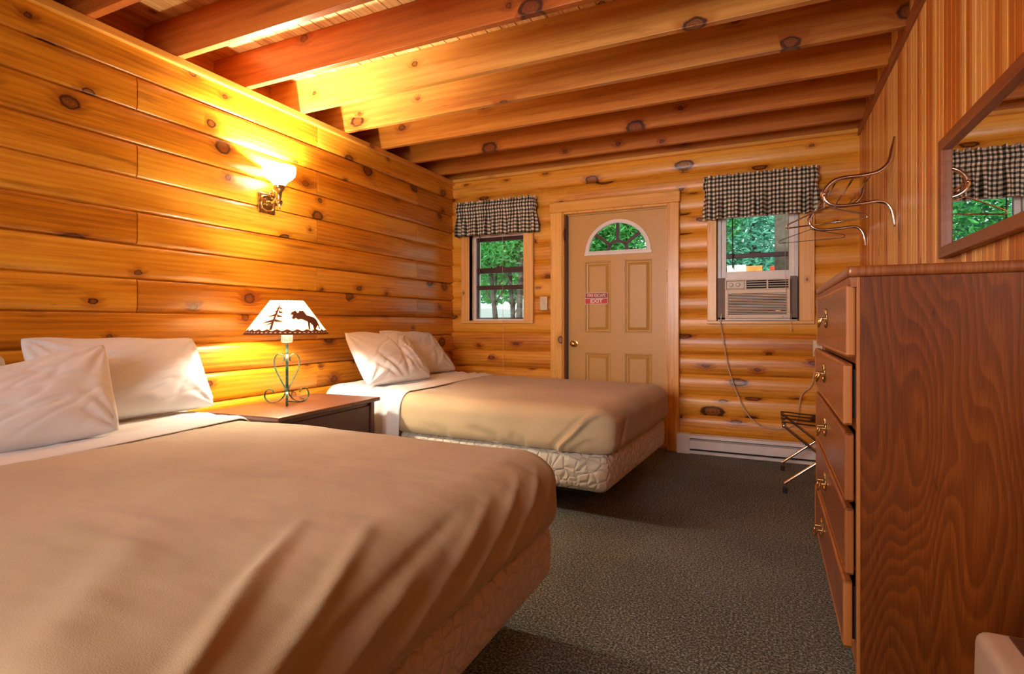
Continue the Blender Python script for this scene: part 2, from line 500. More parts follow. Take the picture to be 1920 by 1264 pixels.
def gingham():
    t = NT('green_gingham_check')
    tc = t.add('ShaderNodeTexCoord')
    sp = t.add('ShaderNodeSeparateXYZ'); t.put(sp.inputs[0], tc.outputs['UV'])
    P = .033
    a = t.M('GREATER_THAN', t.M('FRACT', t.M('DIVIDE', sp.outputs[0], P)), .52)
    b = t.M('GREATER_THAN', t.M('FRACT', t.M('DIVIDE', sp.outputs[1], P)), .5)
    s = t.M('MULTIPLY', t.M('ADD', a, b), .5)
    col = t.ramp(s, [(0.0, (.93, .84, .68)), (.5, (.20, .18, .13)), (1.0, (.008, .016, .011))], 'CONSTANT')
    n = t.noise(tc.outputs['UV'], 900, 2)
    t.bump(n, .3, .001)
    e = t.n[-1]
    return t.base(col, .9, 0.0)
M['gingham'] = gingham()
for _e in [n for n in M['gingham'].node_tree.nodes if n.type == 'VALTORGB']:
    _e.color_ramp.elements[1].position = .4; _e.color_ramp.elements[2].position = .9

# ================================================================== THE ROOM
XL, XR, YB, YF, ZT = -2.865, 0.61, 4.73, -1.6, 2.475

def course_lines(z0, pitch, zmin, zmax, prof):
    zs = []
    k = math.floor((zmin - z0) / pitch)
    while z0 + k * pitch < zmax:
        for s in prof:
            zs.append(z0 + (k + s) * pitch)
        k += 1
    return [z for z in zs if zmin < z < zmax]
PROF = [0, .014, .022, .045, .09, .18, .32, .5, .68, .82, .91, .955, .978, .986]
def log_wall(name, u0, u1, zmin, zmax, z0, pitch, sag, power, place, mat, openings=(), joints=()):
    """sheet of stacked log siding courses; place(u, depth, z) -> point. depth grows into the room"""
    zs = set(course_lines(z0, pitch, zmin, zmax, PROF)) | {zmin, zmax}
    us = {u0, u1}
    for a, b, c, d in openings:
        us |= {a, b}; zs |= {c, d}
    for par, j in joints:
        us |= {j - .004, j - .0012, j, j + .0012, j + .004}
    zs = sorted(z for z in zs if zmin - 1e-6 <= z <= zmax + 1e-6); us = sorted(us)
    # drop nearly equal rows
    def uniq(v, e):
        o = [v[0]]
        for q in v[1:]:
            if q - o[-1] > e: o.append(q)
        return o
    zs = uniq(zs, .0008)
    bm = bmesh.new()
    V = {}
    for i, u in enumerate(us):
        for j, z in enumerate(zs):
            k = math.floor((z - z0) / pitch + 1e-6)
            s = (z - z0) / pitch - k
            s = min(max(s, 0), 1)
            d = sag * (1 - abs(2 * s - 1) ** power)
            if s < .016 or s > .985: d -= .007
            # the tongue: shallow flat groove
            for par, jj in joints:
                if (k % 2) == par and abs(u - jj) < .0015:
                    d = max(0, d - .008)
            V[i, j] = bm.verts.new(place(u, d, z))
    for i in range(len(us) - 1):
        for j in range(len(zs) - 1):
            cu, cz = (us[i] + us[i + 1]) / 2, (zs[j] + zs[j + 1]) / 2
            if any(a < cu < b and c < cz < d for a, b, c, d in openings):
                continue
            bm.faces.new((V[i, j], V[i + 1, j], V[i + 1, j + 1], V[i, j + 1]))
    bmesh.ops.delete(bm, geom=[v for v in bm.verts if not v.link_faces], context='VERTS')
    return tag(obj(name, bm, mat, smooth=True, angle=50), kind='structure')

log_wall('wall_left', YF, YB + .07, -.02, 2.44, .104, .1685, .017, 7.0, lambda u, d, z: (XL - .010 + d, u, z), M['wall_left'],
         joints=((1, 2.91), (0, 1.70), (1, .49), (0, 4.12)))
D_X0, D_X1, D_Z = -1.68, -.765, 2.055
W1 = (-2.65, -2.072, 1.083, 1.95)
W2 = (-.375, .214, 1.078, 1.98)
log_wall('wall_back', XL - .06, XR + .06, -.02, 2.47, .135, .1675, .023, 3.4, lambda u, d, z: (u, YB + .024 - d, z), M['wall_back'],
         openings=((D_X0, D_X1, -.05, D_Z), W1, W2))
# right wall: narrow upright boards with shallow V grooves
bm = bmesh.new()
ys = []
y = YF
while y < YB + .02:
    ys += [(y, .0025), (y + .003, 0.0), (y + .049, 0.0)]
    y += .052
ys = [p for p in ys if p[0] <= YB + .03]
pr = [[bm.verts.new((XR + d, yy, z)) for z in (-.02, 2.72)] for yy, d in ys]
for a, b in zip(pr, pr[1:]):
    bm.faces.new((a[0], b[0], b[1], a[1]))
tag(obj('wall_right', bm, M['wall_right']), kind='structure')
tag(obj('wall_front', B(XL - .3, XR + .1, YF - .1, YF, -.02, 2.72), M['trim_x']), kind='structure')
tag(obj('floor', B(XL - .1, XR + .1, YF - .1, YB + .16, -.08, 0), M['carpet']), kind='structure')
# ceiling deck with V grooved boards along the room
bm = bmesh.new()
x = XL - .45
rows = []
while x < XR + .2:
    rows += [(x, 2.696), (x + .004, 2.69), (x + .086, 2.69)]
    x += .09
pr = [[bm.verts.new((xx, yy, zz)) for yy in (YF - .1, YB + .2)] for xx, zz in rows]
for a, b in zip(pr, pr[1:]):
    bm.faces.new((a[0], b[0], b[1], a[1]))
box(bm, XL - .5, XR + .4, YF - .2, YB + .3, 2.705, 2.80)
tag(obj('ceiling', bm, M['deck']), kind='structure')
# trims and rim boards
tag(obj('trim_1', B(XL - .26, XL + .030, YF, YB, 2.434, 2.474, bev=.004), M['trim_y']), kind='structure')
tag(obj('trim_2', B(XR - .016, XR + .01, YF, YB - .01, 2.435, 2.50, bev=.003), M['trim_dark']), kind='structure')
tag(obj('trim_3', B(XL, XR, YB - .035, YB + .1, 2.455, 2.482, bev=.004), M['trim_x']), kind='structure')
tag(obj('trim_4', B(XL - .29, XL - .255, YF, YB + .1, 2.30, 2.70), M['trim_y']), kind='structure')
tag(obj('trim_5', B(XL - .3, XR + .05, YB - .012, YB + .06, 2.482, 2.70), M['joist']), kind='structure')
# joists
JN = ['nearest', 'second nearest', 'third', 'fourth', 'fifth', 'sixth', 'seventh', 'eighth', 'ninth']
JY = [.62, 1.04, 1.46, 1.89, 2.31, 2.735, 3.16, 3.585, 4.015, 4.45]
JL = ['dark ceiling joist out over the near bed, closest to the camera', 'ceiling joist over the near bed at the top left frame edge',
      'reddish ceiling joist short in view in the top left corner',
      'second full reddish joist from top left, above the near bed', 'long red-orange ceiling joist just left of the wall sconce glow, third from top left',
      'knotty yellow ceiling joist with a pale lit face, above the sconce', 'pale yellow ceiling joist, first beyond the knotty one above the sconce',
      'orange ceiling joist above the middle of the far bed, fourth from the back wall', 'orange-brown ceiling joist second from the back wall',
      'darker ceiling joist closest to the back wall and windows']
JL[7] = 'orange ceiling joist third from the back wall with a dark knot streak'
for k, yy in enumerate(JY):
    o = obj('ceiling_joist', B(XL - .255, XR, yy, yy + .038, 2.4745, 2.69, bev=.002), M['joist_unlit' if k < 5 else 'joist_lit' if k < 7 else 'joist'])
    tag(o, JL[k], 'joist', 'ceiling joists')

# ------------------------------------------------------------------ windows
def frame_rect(bm, x0, x1, z0, z1, w, y0, y1, wb=None, wt=None, bev=.002):
    wb = w if wb is None else wb; wt = w if wt is None else wt
    box(bm, x0, x0 + w, y0, y1, z0, z1, bev); box(bm, x1 - w, x1, y0, y1, z0, z1, bev)
    box(bm, x0 + w, x1 - w, y0, y1, z0, z0 + wb, bev); box(bm, x0 + w, x1 - w, y0, y1, z1 - wt, z1, bev)
    return bm
YT = YB - .030
def casing(parent, x0, x1, z0, z1, ox0, ox1, oz0, oz1):
    obj('casing_board', B(x0, ox0, YT - .008, YB + .03, oz0, oz1, bev=.004), M['trim_pale_z'], parent)
    obj('casing_board', B(ox1, x1, YT - .008, YB + .03, oz0, oz1, bev=.004), M['trim_pale_z'], parent)
    obj('casing_board', B(x0, x1, YT - .008, YB + .03, oz1, z1, bev=.004), M['trim_pale_x'], parent)
    obj('sill_board', B(x0, x1, YT - .012, YB + .16, z0, oz0, bev=.004), M['trim_pale_x'], parent)
    bm = bmesh.new()
    box(bm, ox0 - .018, ox0, YT, YB + .16, oz0, oz1); box(bm, ox1, ox1 + .018, YT, YB + .16, oz0, oz1)
    box(bm, ox0, ox1, YT, YB + .16, oz1 - .012, oz1 + .006)
    obj('jamb', bm, M['trim_pale_z'], parent)
w1 = thing('window_1', kind='structure', loc=(0, 0, 0))
x0, x1, z0, z1 = W1
casing(w1, -2.741, -1.974, 1.058, 2.02, x0, x1, z0, z1 - .01)
obj('vinyl_frame', frame_rect(bmesh.new(), x0 + .002, x1 - .002, z0, z1 - .022, .030, YB + .045, YB + .145, wb=.018), M['vinyl'], w1)
bm = bmesh.new()
frame_rect(bm, x0 + .034, x1 - .02, z0 + .02, z1 - .03, .010, YB + .07, YB + .10, wb=.010)
for zc, h in ((1.408, .042), (1.575, .050), (1.885, .046)):
    box(bm, x0 + .035, x1 - .022, YB + .062, YB + .10, zc - h / 2, zc + h / 2, .003)
for zc in (1.600, 1.909):
    box(bm, x0 / 2 + x1 / 2 - .045, x0 / 2 + x1 / 2 + .045, YB + .062, YB + .09, zc - .01, zc + .012, .008)
obj('sash_rail', bm, M['sash_dark'], w1)
obj('pane', B(x0 + .035, x1 - .02, YB + .082, YB + .086, z0 + .02, z1 - .03), M['glass'], w1)
bm = bmesh.new()
tube(bm, [(-2.277, YB - .055, 1.92), (-2.277, YB - .05, 1.2), (-2.275, YB - .045, 1.05), (-2.274, YB - .045, .60)], .0016, 6)
obj('blind_cord', bm, M['cord'], w1)
obj('blind_wand', tube(bmesh.new(), [(-2.565, YB + .02, 1.94), (-2.563, YB + .02, 1.53)], .004, 8), M['sash_dark'], w1)

w2 = thing('window_2', kind='structure')
x0, x1, z0, z1 = W2
casing(w2, -.445, .318, 1.054, 2.05, x0, x1, z0, z1 - .01)
obj('vinyl_frame', frame_rect(bmesh.new(), x0 + .002, x1 - .002, z0, z1 - .022, .028, YB + .02, YB + .145, wb=.014), M['vinyl'], w2)
bm = bmesh.new()
frame_rect(bm, x0 + .030, x1 - .030, 1.425, z1 - .03, .038, YB + .045, YB + .085, wb=.050)
box(bm, -.16, .01, YB + .030, YB + .05, 1.404, 1.430, .006)
obj('sash', bm, M['vinyl'], w2)
bm = bmesh.new()
box(bm, x0 + .066, x1 - .066, YB + .06, YB + .09, 1.585, 1.620, .003)
box(bm, x0 + .066, x0 + .070, YB + .058, YB + .068, 1.475, 1.95); box(bm, x1 - .070, x1 - .066, YB + .058, YB + .068, 1.475, 1.95)
box(bm, -.13, -.05, YB + .06, YB + .09, 1.61, 1.632, .008)
obj('sash_rail', bm, M['sash_dark'], w2)
obj('pane', B(x0 + .064, x1 - .064, YB + .072, YB + .076, 1.474, z1 - .06), M['glass'], w2)
bm = bmesh.new()
tube(bm, [(-.258, YB + .01, 1.95), (-.256, YB + .01, 1.50)], .0045, 8)
obj('blind_wand', bm, M['sash_dark'], w2)
bm = bmesh.new()
tube(bm, [(.117, YB - .06, 1.92), (.117, YB - .118, 1.50), (.127, YB - .118, 1.17), (.16, YB - .10, 1.12), (.158, YB - .06, 1.02)], .0016, 6)
lathe(bm, [(0, -.012), (.005, -.008), (.004, .006), (0, .010)], 10, (.158, YB - .06, 1.012))
obj('blind_cord', bm, M['cord'], w2)

w3 = thing('added_rear_window', kind='structure')  # window added out of view to frame the rear fill light
obj('casing_frame', frame_rect(bmesh.new(), -1.93, -.31, .97, 2.23, .055, YF, YF + .09, bev=.004), M['trim_pale_x'], w3)
obj('pane', B(-1.88, -.36, YF + .01, YF + .016, 1.02, 2.18), M['glass'], w3)

# gingham valances
def valance(name, xa, xb, zt, zb, yd, label, seed):
    root = thing(name, label, 'valance', ((xa + xb) / 2, YB - .03, zb), group='green gingham valances')
    rnd = random.Random(seed)
    ph = [rnd.uniform(0, 6.28) for _ in range(6)]
    bm = bmesh.new()
    uvl = bm.loops.layers.uv.new('UVMap')
    front = xb - xa; ret = yd
    L = front + 2 * ret
    NU, NV = 420, 34
    H = zt - zb
    cx = (xa + xb) / 2
    grid = []
    for i in range(NU + 1):
        s = i / NU * L
        if s < ret: base = Vector((xa, YB - .03 - s, 0)); nrm = Vector((-1, 0, 0))
        elif s > L - ret: base = Vector((xb, YB - .03 - (L - s), 0)); nrm = Vector((1, 0, 0))
        else: base = Vector((xa + s - ret, YB - .03 - ret, 0)); nrm = Vector((0, -1, 0))
        # round the corners of the rod
        for cs, sx in ((ret, -1), (L - ret, 1)):
            dd = abs(s - cs)
            if dd < .03:
                k = (1 - dd / .03) ** 2 * .009
                base += Vector((-sx * k, k, 0)); nrm = (nrm + Vector((sx, -1, 0)) * (1 - dd / .03)).normalized()
        col = []
        for j in range(NV + 1):
            v = j / NV
            z = zt - v * H
            if v < .10: amp = .015 * (1 - v / .10) + .0015
            elif v < .34: amp = .0042
            else: amp = .0025 + .021 * min(1, (v - .34) / .45)
            hf = math.sin(s * 150 + ph[0] + 2 * math.sin(s * 23 + ph[1]))
            lf = math.sin(s * 62 + ph[2] + 1.6 * math.sin(s * 17 + ph[3]) + .5 * v) + .5 * math.sin(s * 101 + ph[4])
            d = amp * (hf if v < .34 else (lf * min(1, (v - .30) / .25) + hf * max(0, 1 - (v - .34) / .3)))
            bulge = .013 * math.sin(PI * min(1, max(0, (v - .10) / .24))) if v < .34 else 0
            zz = z + (.006 * math.sin(s * 96 + ph[5]) * (1 - v / .1) if v < .1 else 0) + (.004 * math.sin(s * 31 + ph[1]) * v)
            p = base + nrm * (d + bulge)
            col.append((bm.verts.new((p.x - cx, p.y - (YB - .03), zz - zb)), (s * 1.15 + .003 * math.sin(s * 62 + ph[2]), v * H * 1.0)))
        grid.append(col)
    for i in range(NU):
        for j in range(NV):
            q = [grid[i][j], grid[i + 1][j], grid[i + 1][j + 1], grid[i][j + 1]]
            f = bm.faces.new([a for a, _ in q])
            for lp, (_, uv) in zip(f.loops, q):
                lp[uvl].uv = uv
    o = obj('gathered_cloth', bm, M['gingham'], root, smooth=True)
    md = o.modifiers.new('thickness', 'SOLIDIFY'); md.thickness = .0016
    zr = (zt - zb) * .78
    obj('curtain_rod', tube(bmesh.new(), [(xa - cx + .01, 0, zr), (xa - cx + .01, -yd + .014, zr), (xb - cx - .01, -yd + .014, zr), (xb - cx - .01, 0, zr)], .006, 8), M['white_enamel'], root)
    return root
valance('gingham_valance', -2.755, -1.945, 2.225, 1.897, .085, 'green and cream gingham valance over the narrow window left of the door', 3)
valance('gingham_valance', -.458, .330, 2.225, 1.884, .085, 'green and cream gingham valance over the window with the air conditioner', 8)

# ------------------------------------------------------------------ door
door = thing('door_1', kind='structure')
YD = YB + .055
bm = bmesh.new()
xs_ = [D_X0 + .012, -1.503, -1.262, -1.140, -.904, D_X1 - .006]
zs_ = [.012, .19, .795, .975, 1.615, 1.672, 1.962, 2.040]
panels = [(-1.503, -1.262, .975, 1.615), (-1.140, -.904, .975, 1.615), (-1.503, -1.262, .19, .795), (-1.140, -.904, .19, .795)]
hole = (-1.503, -.904, 1.672, 1.962)
V = {(i, j): bm.verts.new((x, YD, z)) for i, x in enumerate(xs_) for j, z in enumerate(zs_)}
for i in range(len(xs_) - 1):
    for j in range(len(zs_) - 1):
        cx, cz = (xs_[i] + xs_[i + 1]) / 2, (zs_[j] + zs_[j + 1]) / 2
        if any(a < cx < b and c < cz < d for a, b, c, d in panels + [hole]):
            continue
        bm.faces.new((V[i, j], V[i + 1, j], V[i + 1, j + 1], V[i, j + 1]))
for a, b, c, d in panels:
    loops = []
    for ins, dep in ((0, 0), (.004, -.004), (.010, -.004), (.014, .010), (.024, .012), (.046, -.004), (.049, -.003)):
        loops.append([bm.verts.new(p) for p in ((a + ins, YD + dep, c + ins), (b - ins, YD + dep, c + ins), (b - ins, YD + dep, d - ins), (a + ins, YD + dep, d - ins))])
    for l1, l2 in zip(loops, loops[1:]):
        for k in range(4):
            bm.faces.new((l1[k], l1[(k + 1) % 4], l2[(k + 1) % 4], l2[k]))
    bm.faces.new(loops[-1])
# half round opening
hx0, hx1, hz0, hz1 = hole
hc = (hx0 + hx1) / 2; R0 = .290
prev = None
for k in range(35):
    t = sorted([PI * i / 32 for i in range(33)] + [math.atan2(hz1 - hz0, hx1 - hc), PI - math.atan2(hz1 - hz0, hx1 - hc)])[k]
    c, s = math.cos(t), math.sin(t)
    q = min((hx1 - hc) / abs(c) if abs(c) > 1e-6 else 9, (hz1 - hz0) / s if s > 1e-6 else 9)
    a = bm.verts.new((hc + R0 * c, YD, hz0 + R0 * s)); b = bm.verts.new((hc + q * c, YD, hz0 + q * s))
    if prev: bm.faces.new((prev[0], a, b, prev[1]))
    prev = (a, b)
bmesh.ops.remove_doubles(bm, verts=bm.verts, dist=1e-5)
obj('door_slab', bm, M['door_paint'], door)
# back of slab
bm = bmesh.new()
box(bm, D_X0 + .01, D_X1 - .005, YD + .04, YD + .045, 0.012, 1.66)
box(bm, D_X0 + .01, D_X1 - .005, YD + .04, YD + .045, 1.97, 2.04)
box(bm, D_X0 + .01, -1.50, YD + .04, YD + .045, 1.66, 1.97); box(bm, -.905, D_X1 - .005, YD + .04, YD + .045, 1.66, 1.97)
obj('outer_skin', bm, M['door_paint'], door)
fan = bmesh.new()
def arcband(bm, cx, cz, r0, r1, y0, y1, a0=0, a1=PI, n=32):
    rings = []
    for k in range(n + 1):
        t = a0 + (a1 - a0) * k / n
        c, s = math.cos(t), math.sin(t)
        rings.append([bm.verts.new((cx + r * c, y, cz + r * s)) for r, y in ((r0, y1), (r0, y0), (r1, y0), (r1, y1))])
    for a, b in zip(rings, rings[1:]):
        for k in range(4):
            bm.faces.new((a[k], b[k], b[(k + 1) % 4], a[(k + 1) % 4]))
    bm.faces.new(rings[0]); bm.faces.new(rings[-1][::-1])
FZ = 1.672
arcband(fan, hc, FZ + .012, .266, .292, YD - .010, YD + .01)
arcband(fan, hc, FZ + .012, .259, .270, YD - .016, YD + .01)
box(fan, hc - .300, hc + .300, YD - .012, YD + .01, FZ - .006, FZ + .020, .003)
box(fan, hc - .262, hc + .262, YD - .016, YD + .01, FZ + .018, FZ + .032, .002)
fl = obj('fanlight', fan, M['vinyl'], door)
bm = bmesh.new()
arcband(bm, hc, FZ + .028, .074, .098, YD - .006, YD + .03)
for t in (40, 90, 140):
    c, s = math.cos(math.radians(t)), math.sin(math.radians(t))
    sweep(bm, [(hc + .08 * c, YD + .010, FZ + .028 + .08 * s), (hc + .252 * c, YD + .010, FZ + .016 + .252 * s)], [(-.016, -.013), (.016, -.013), (.016, .013), (-.016, .013)], up=(0, 1, 0))
obj('mullion', bm, M['sash_dark'], fl)
bm = bmesh.new()
arcband(bm, hc, FZ + .012, .001, .285, YD + .016, YD + .020)
obj('pane', bm, M['glass'], fl)
# knob
kb = obj('door_knob', lathe(bmesh.new(), [(0, -.070), (.016, -.069), (.026, -.060), (.029, -.048), (.024, -.036), (.013, -.028), (.011, -.012), (.030, -.008), (.033, 0), (0, 0)], 28, (D_X0 + .082, YD, .873), 'Y'), M['brass'], door, smooth=True, angle=45)
obj('keyhole', lathe(bmesh.new(), [(0, -.0725), (.006, -.072), (.007, -.068), (0, -.068)], 14, (D_X0 + .082, YD, .873), 'Y'), M['brass_old'], kb)
# jambs and casing
bm = bmesh.new()
box(bm, D_X0 - .02, D_X0 + .004, YT, YB + .16, 0, D_Z + .02); box(bm, D_X1 - .002, D_X1 + .02, YT, YB + .16, 0, D_Z + .02)
box(bm, D_X0, D_X1, YT, YB + .16, D_Z - .010, D_Z + .02)
obj('jamb', bm, M['trim_z'], door)
obj('weather_strip', B(D_X0 + .004, D_X1 - .002, YD - .022, YD + .0, 2.036, D_Z - .010), M['door_paint'], door)
obj('door_stop', B(D_X0 + .004, D_X0 + .022, YD - .03, YD, 0, 2.045, bev=.002), M['sash_dark'], door)
obj('casing_board', B(-1.797, D_X0 - .006, YT - .018, YB + .03, 0, D_Z + .006, bev=.005), M['trim_z'], door)
obj('casing_board', B(D_X1 + .004, -.665, YT - .018, YB + .03, 0, D_Z + .006, bev=.005), M['trim_z'], door)
obj('casing_board', B(-1.806, -.658, YT - .022, YB + .03, D_Z + .006, 2.153, bev=.005), M['trim_x'], door)
obj('threshold', B(D_X0 + .005, D_X1 - .005, YT, YB + .16, 0, .012), M['bracket'], door)

# exit sign with lettering
def text_mesh(name, s, size, mat, parent, loc, sx=1.0, bold=0.0, depth=.0006):
    cu = bpy.data.curves.new(name, 'FONT')
    cu.body = s; cu.size = size; cu.align_x = 'CENTER'; cu.align_y = 'CENTER'; cu.extrude = depth; cu.offset = bold
    t = bpy.data.objects.new(name, cu)
    C.objects.link(t)
    bpy.context.view_layer.update()
    dg = bpy.context.evaluated_depsgraph_get()
    me = bpy.data.meshes.new_from_object(t.evaluated_get(dg))
    bpy.data.objects.remove(t)
    me.materials.clear(); me.materials.append(mat)
    me.transform(Matrix.Diagonal((sx, 1, 1, 1)))
    me.transform(Matrix.Rotation(PI / 2, 4, 'X'))
    o = bpy.data.objects.new(name, me)
    C.objects.link(o); o.parent = parent; o.location = loc
    return o
sg = thing('exit_sign', 'small red and white fire escape exit sign stuck on the tan door', 'sign', (-1.393, YD - .0045, 1.230))
obj('sign_backing', B(-.106, .106, -.001, .001, 0, .102), M['sign_white'], sg)
obj('red_field', B(-.102, .102, -.0016, 0, .055, .098), M['darkred_sign'], sg)
obj('red_field', B(-.102, .102, -.0016, 0, .004, .049), M['red_sign'], sg)
text_mesh('lettering', 'FIRE ESCAPE', .040, M['sign_white'], sg, (0, -.002, .0765), .78, .0004)
text_mesh('lettering', 'EXIT', .048, M['sign_white'], sg, (0, -.002, .0265), 1.15, .0018)

# switch and outlet
sw = thing('light_switch', 'ivory light switch plate on the log wall between window and door', 'light switch', (-1.872, YB - .017, 1.180))
obj('cover_plate', B(-.036, .036, -.007, .004, 0, .125, bev=.003), M['ivory'], sw)
obj('toggle', B(-.006, .006, -.016, -.005, .052, .074, bev=.002), M['ivory'], sw)
for z in (.03, .095): obj('screw', lathe(bmesh.new(), [(0, -.0085), (.003, -.008), (.003, -.006), (0, -.006)], 10, (0, 0, z), 'Y'), M['brass_old'], sw)
ou = thing('wall_outlet', 'ivory wall outlet low on the log wall beside the dresser', 'outlet', (.345, YB - .017, .808))
obj('cover_plate', B(-.038, .038, -.007, .004, 0, .122, bev=.003), M['ivory'], ou)
for z in (.038, .084):
    for xx in (-.007, .004): obj('socket_slot', B(xx, xx + .003, -.0078, -.006, z - .006, z + .006), M['black'], ou)

# ------------------------------------------------------------------ baseboard heater
hr = thing('baseboard_heater', 'long white electric baseboard heater on the floor under the right window', 'heater', (-.676, YB - .022, 0))
HL = .676 + .605
prof = [(0, .018), (0, .155), (-.030, .160), (-.058, .150), (-.060, .128), (-.030, .135), (-.030, .118), (-.062, .108), (-.064, .044), (-.050, .040), (-.050, .028), (-.062, .024), (-.062, .004), (0, .0)]
bm = bmesh.new()
r0 = [bm.verts.new((.10, y, z)) for y, z in prof]; r1 = [bm.verts.new((HL, y, z)) for y, z in prof]
for k in range(len(prof)):
    bm.faces.new((r0[k], r1[k], r1[(k + 1) % len(prof)], r0[(k + 1) % len(prof)]))
obj('heater_cover', bm, M['white_enamel'], hr)
obj('end_cap', B(0, .10, -.066, 0, .0, .161, bev=.003), M['white_enamel'], hr)
bm = bmesh.new()
box(bm, .10, HL, -.034, -.012, .119, .134); box(bm, .10, HL, -.053, -.012, .0285, .040)
obj('grille_slot', bm, M['black'], hr)

# ------------------------------------------------------------------ air conditioner
ac = thing('air_conditioner', 'beige window air conditioner set in the lower right-hand window', 'air conditioner', (-.078, YB - .095, 1.098))
AW, AH = .230, .302
bm = bmesh.new()
box(bm, -AW, AW, .03, .40, .004, AH, .006)
obj('body', bm, M['ac_plastic'], ac)
bm = bmesh.new()   # front bezel
frame_rect(bm, -AW, AW, .0, .222, .024, 0, .034, wb=.030, wt=.030, bev=.003)
box(bm, -AW, AW, 0.004, .034, .001, .020, .002)
frame_rect(bm, -AW, AW, .222, AH, .012, -.004, .034, wb=.008, wt=.010, bev=.003)
box(bm, -.086, -.074, -.004, .034, .224, AH - .002, .002); box(bm, .068, .080, -.004, .034, .224, AH - .002, .002)
obj('front_bezel', bm, M['ac_plastic'], ac)
bm = bmesh.new()
for k in range(13):
    z = .036 + k * .0122
    box(bm, -AW + .024, AW - .024, .006, .020, z, z + .0066, .001)
box(bm, .13, .165, .003, .01, .048, .066, .002)
obj('intake_grille', bm, M['ac_plastic'], ac)
bm = bmesh.new()
box(bm, -AW + .02, AW - .02, .021, .029, .028, .20)
box(bm, -.075, .218, .024, .029, .228, AH - .008)
obj('vent_recess', bm, M['black'], ac)
bm = bmesh.new()
for z in (.243, .261, .279):
    box(bm, -.074, .069, .002, .022, z, z + .005); box(bm, .080, AW - .012, .002, .022, z, z + .005)
obj('air_louver', bm, M['ac_plastic'], ac)
cp = obj('control_panel', B(-AW + .014, -.088, .0, .03, .232, AH - .012, bev=.002), M['white_plastic'], ac)
for x, mt in ((-.185, M['brass_old']), (-.135, M['ivory'])):
    obj('knob', lathe(bmesh.new(), [(0, -.016), (.012, -.015), (.015, -.010), (.017, 0), (0, 0)], 20, (x, 0, .262), 'Y'), M['ivory'], cp)
obj('side_filler', B(-.288, -AW - .001, .05, .07, -.010, AH + .02), M['ac_shade'], ac)
obj('side_filler', B(AW + .001, .280, .05, .07, -.010, AH + .02), M['ac_shade'], ac)
obj('bottom_filler', B(-.285, .278, .05, .12, -.016, .004), M['vinyl'], ac)
obj('top_filler', B(-.27, .265, .06, .10, AH + .002, AH + .024), M['vinyl'], ac)
for x in (-.18, .18): obj('screw', lathe(bmesh.new(), [(0, 0), (.004, 0), (.004, .004), (0, .004)], 10, (x, 0, .011), 'Y'), M['black'], ac)
# power cord
pts = [(-.335, YB - .06, 1.135), (-.343, YB - .062, 1.04), (-.325, YB - .05, .94), (-.30, YB - .045, .78), (-.265, YB - .045, .63), (-.20, YB - .045, .45), (-.13, YB - .045, .325),
       (-.05, YB - .05, .262), (.06, YB - .05, .248), (.15, YB - .05, .27), (.20, YB - .05, .33), (.215, YB - .05, .45), (.235, YB - .05, .53), (.29, YB - .05, .585), (.318, YB - .05, .70), (.335, YB - .045, .80), (.338, YB - .035, .835)]
cd = thing('power_cord', 'pale power cord hanging from the air conditioner to the wall outlet', 'power cord', (-.335, YB - .06, .248))
bm = tube(bmesh.new(), [Vector(p) - Vector((-.335, YB - .06, .248)) for p in pts], .0045, 8, 6)
obj('cable', bm, M['cord'], cd, smooth=True)
obj('plug', B(.648, .70, -.004 + .0, .034, .572, .606, bev=.004), M['cord'], cd)
obj('inline_box', B(.70, .745, .01, .045, .43, .462, bev=.003), M['white_plastic'], cd)

# ================================================================== BEDS
def fbm(p, s):
    return noise.fractal(Vector(p) * s, 1.0, 2.0, 4)
def cover(L0, L1, Wd, z0, z1, r, n=(90, 80, 14), disp=None, tuck=.0, head=None, faces=('top', 'near', 'far', 'foot')):
    """cloth shaped over a mattress. local axes: x from head L0 to foot L1, y across +-Wd/2, z height. head(y)-> x of head side edge"""
    bm = bmesh.new()
    nx, ny, nz = n
    h = Wd / 2
    hd = head or (lambda y: L0)
    def pt(x, y, z):
        # rounded box
        c = Vector((min(x, L1 - r * 1.5), max(-h + r, min(h - r, y)), min(z, z1 - r)))
        d = Vector((x, y, z)) - c
        # plan rounding (foot corners) larger than edge rounding
        if d.length > 1e-6:
            q = Vector((d.x / 1.5, d.y, d.z))
            if q.length > r:
                q = q.normalized() * r
            elif max(abs(q.x), abs(q.y), abs(q.z)) > r * .999:
                q = q.normalized() * r
            d = Vector((q.x * 1.5, q.y, q.z))
        return c + d, d
    def full(x, y, z):
        p, d = pt(x, y, z)
        nrm = d.normalized() if d.length > 1e-5 else Vector((0, 0, 1))
        if tuck and z < z0 + .05:
            p -= Vector((nrm.x, nrm.y, 0)) * tuck * (1 - (z - z0) / .05) ** 2
        if disp:
            p += nrm * disp(p, nrm)
        return p
    def patch(f, a, b):
        g = [[bm.verts.new(f(i / a, j / b)) for j in range(b + 1)] for i in range(a + 1)]
        for i in range(a):
            for j in range(b):
                bm.faces.new((g[i][j], g[i + 1][j], g[i + 1][j + 1], g[i][j + 1]))
    def xs(u, y):
        a = hd(y); return a + (L1 - a) * u
    patch(lambda u, v: full(xs(u, -h + Wd * v), -h + Wd * v, z1), nx, ny)
    patch(lambda u, v: full(xs(u, -h), -h, z1 - (z1 - z0) * v), nx, nz)
    if 'far' in faces: patch(lambda u, v: full(xs(u, h), h, z1 - (z1 - z0) * v), nx, nz)
    if 'foot' in faces: patch(lambda u, v: full(L1, -h + Wd * u, z1 - (z1 - z0) * v), ny, nz)
    bmesh.ops.remove_doubles(bm, verts=bm.verts, dist=2e-4)
    return bm
def segd(p, a, b):
    ab = b - a
    t = max(0, min(1, (p - a).dot(ab) / ab.dot(ab)))
    return (p - (a + ab * t)).length, t
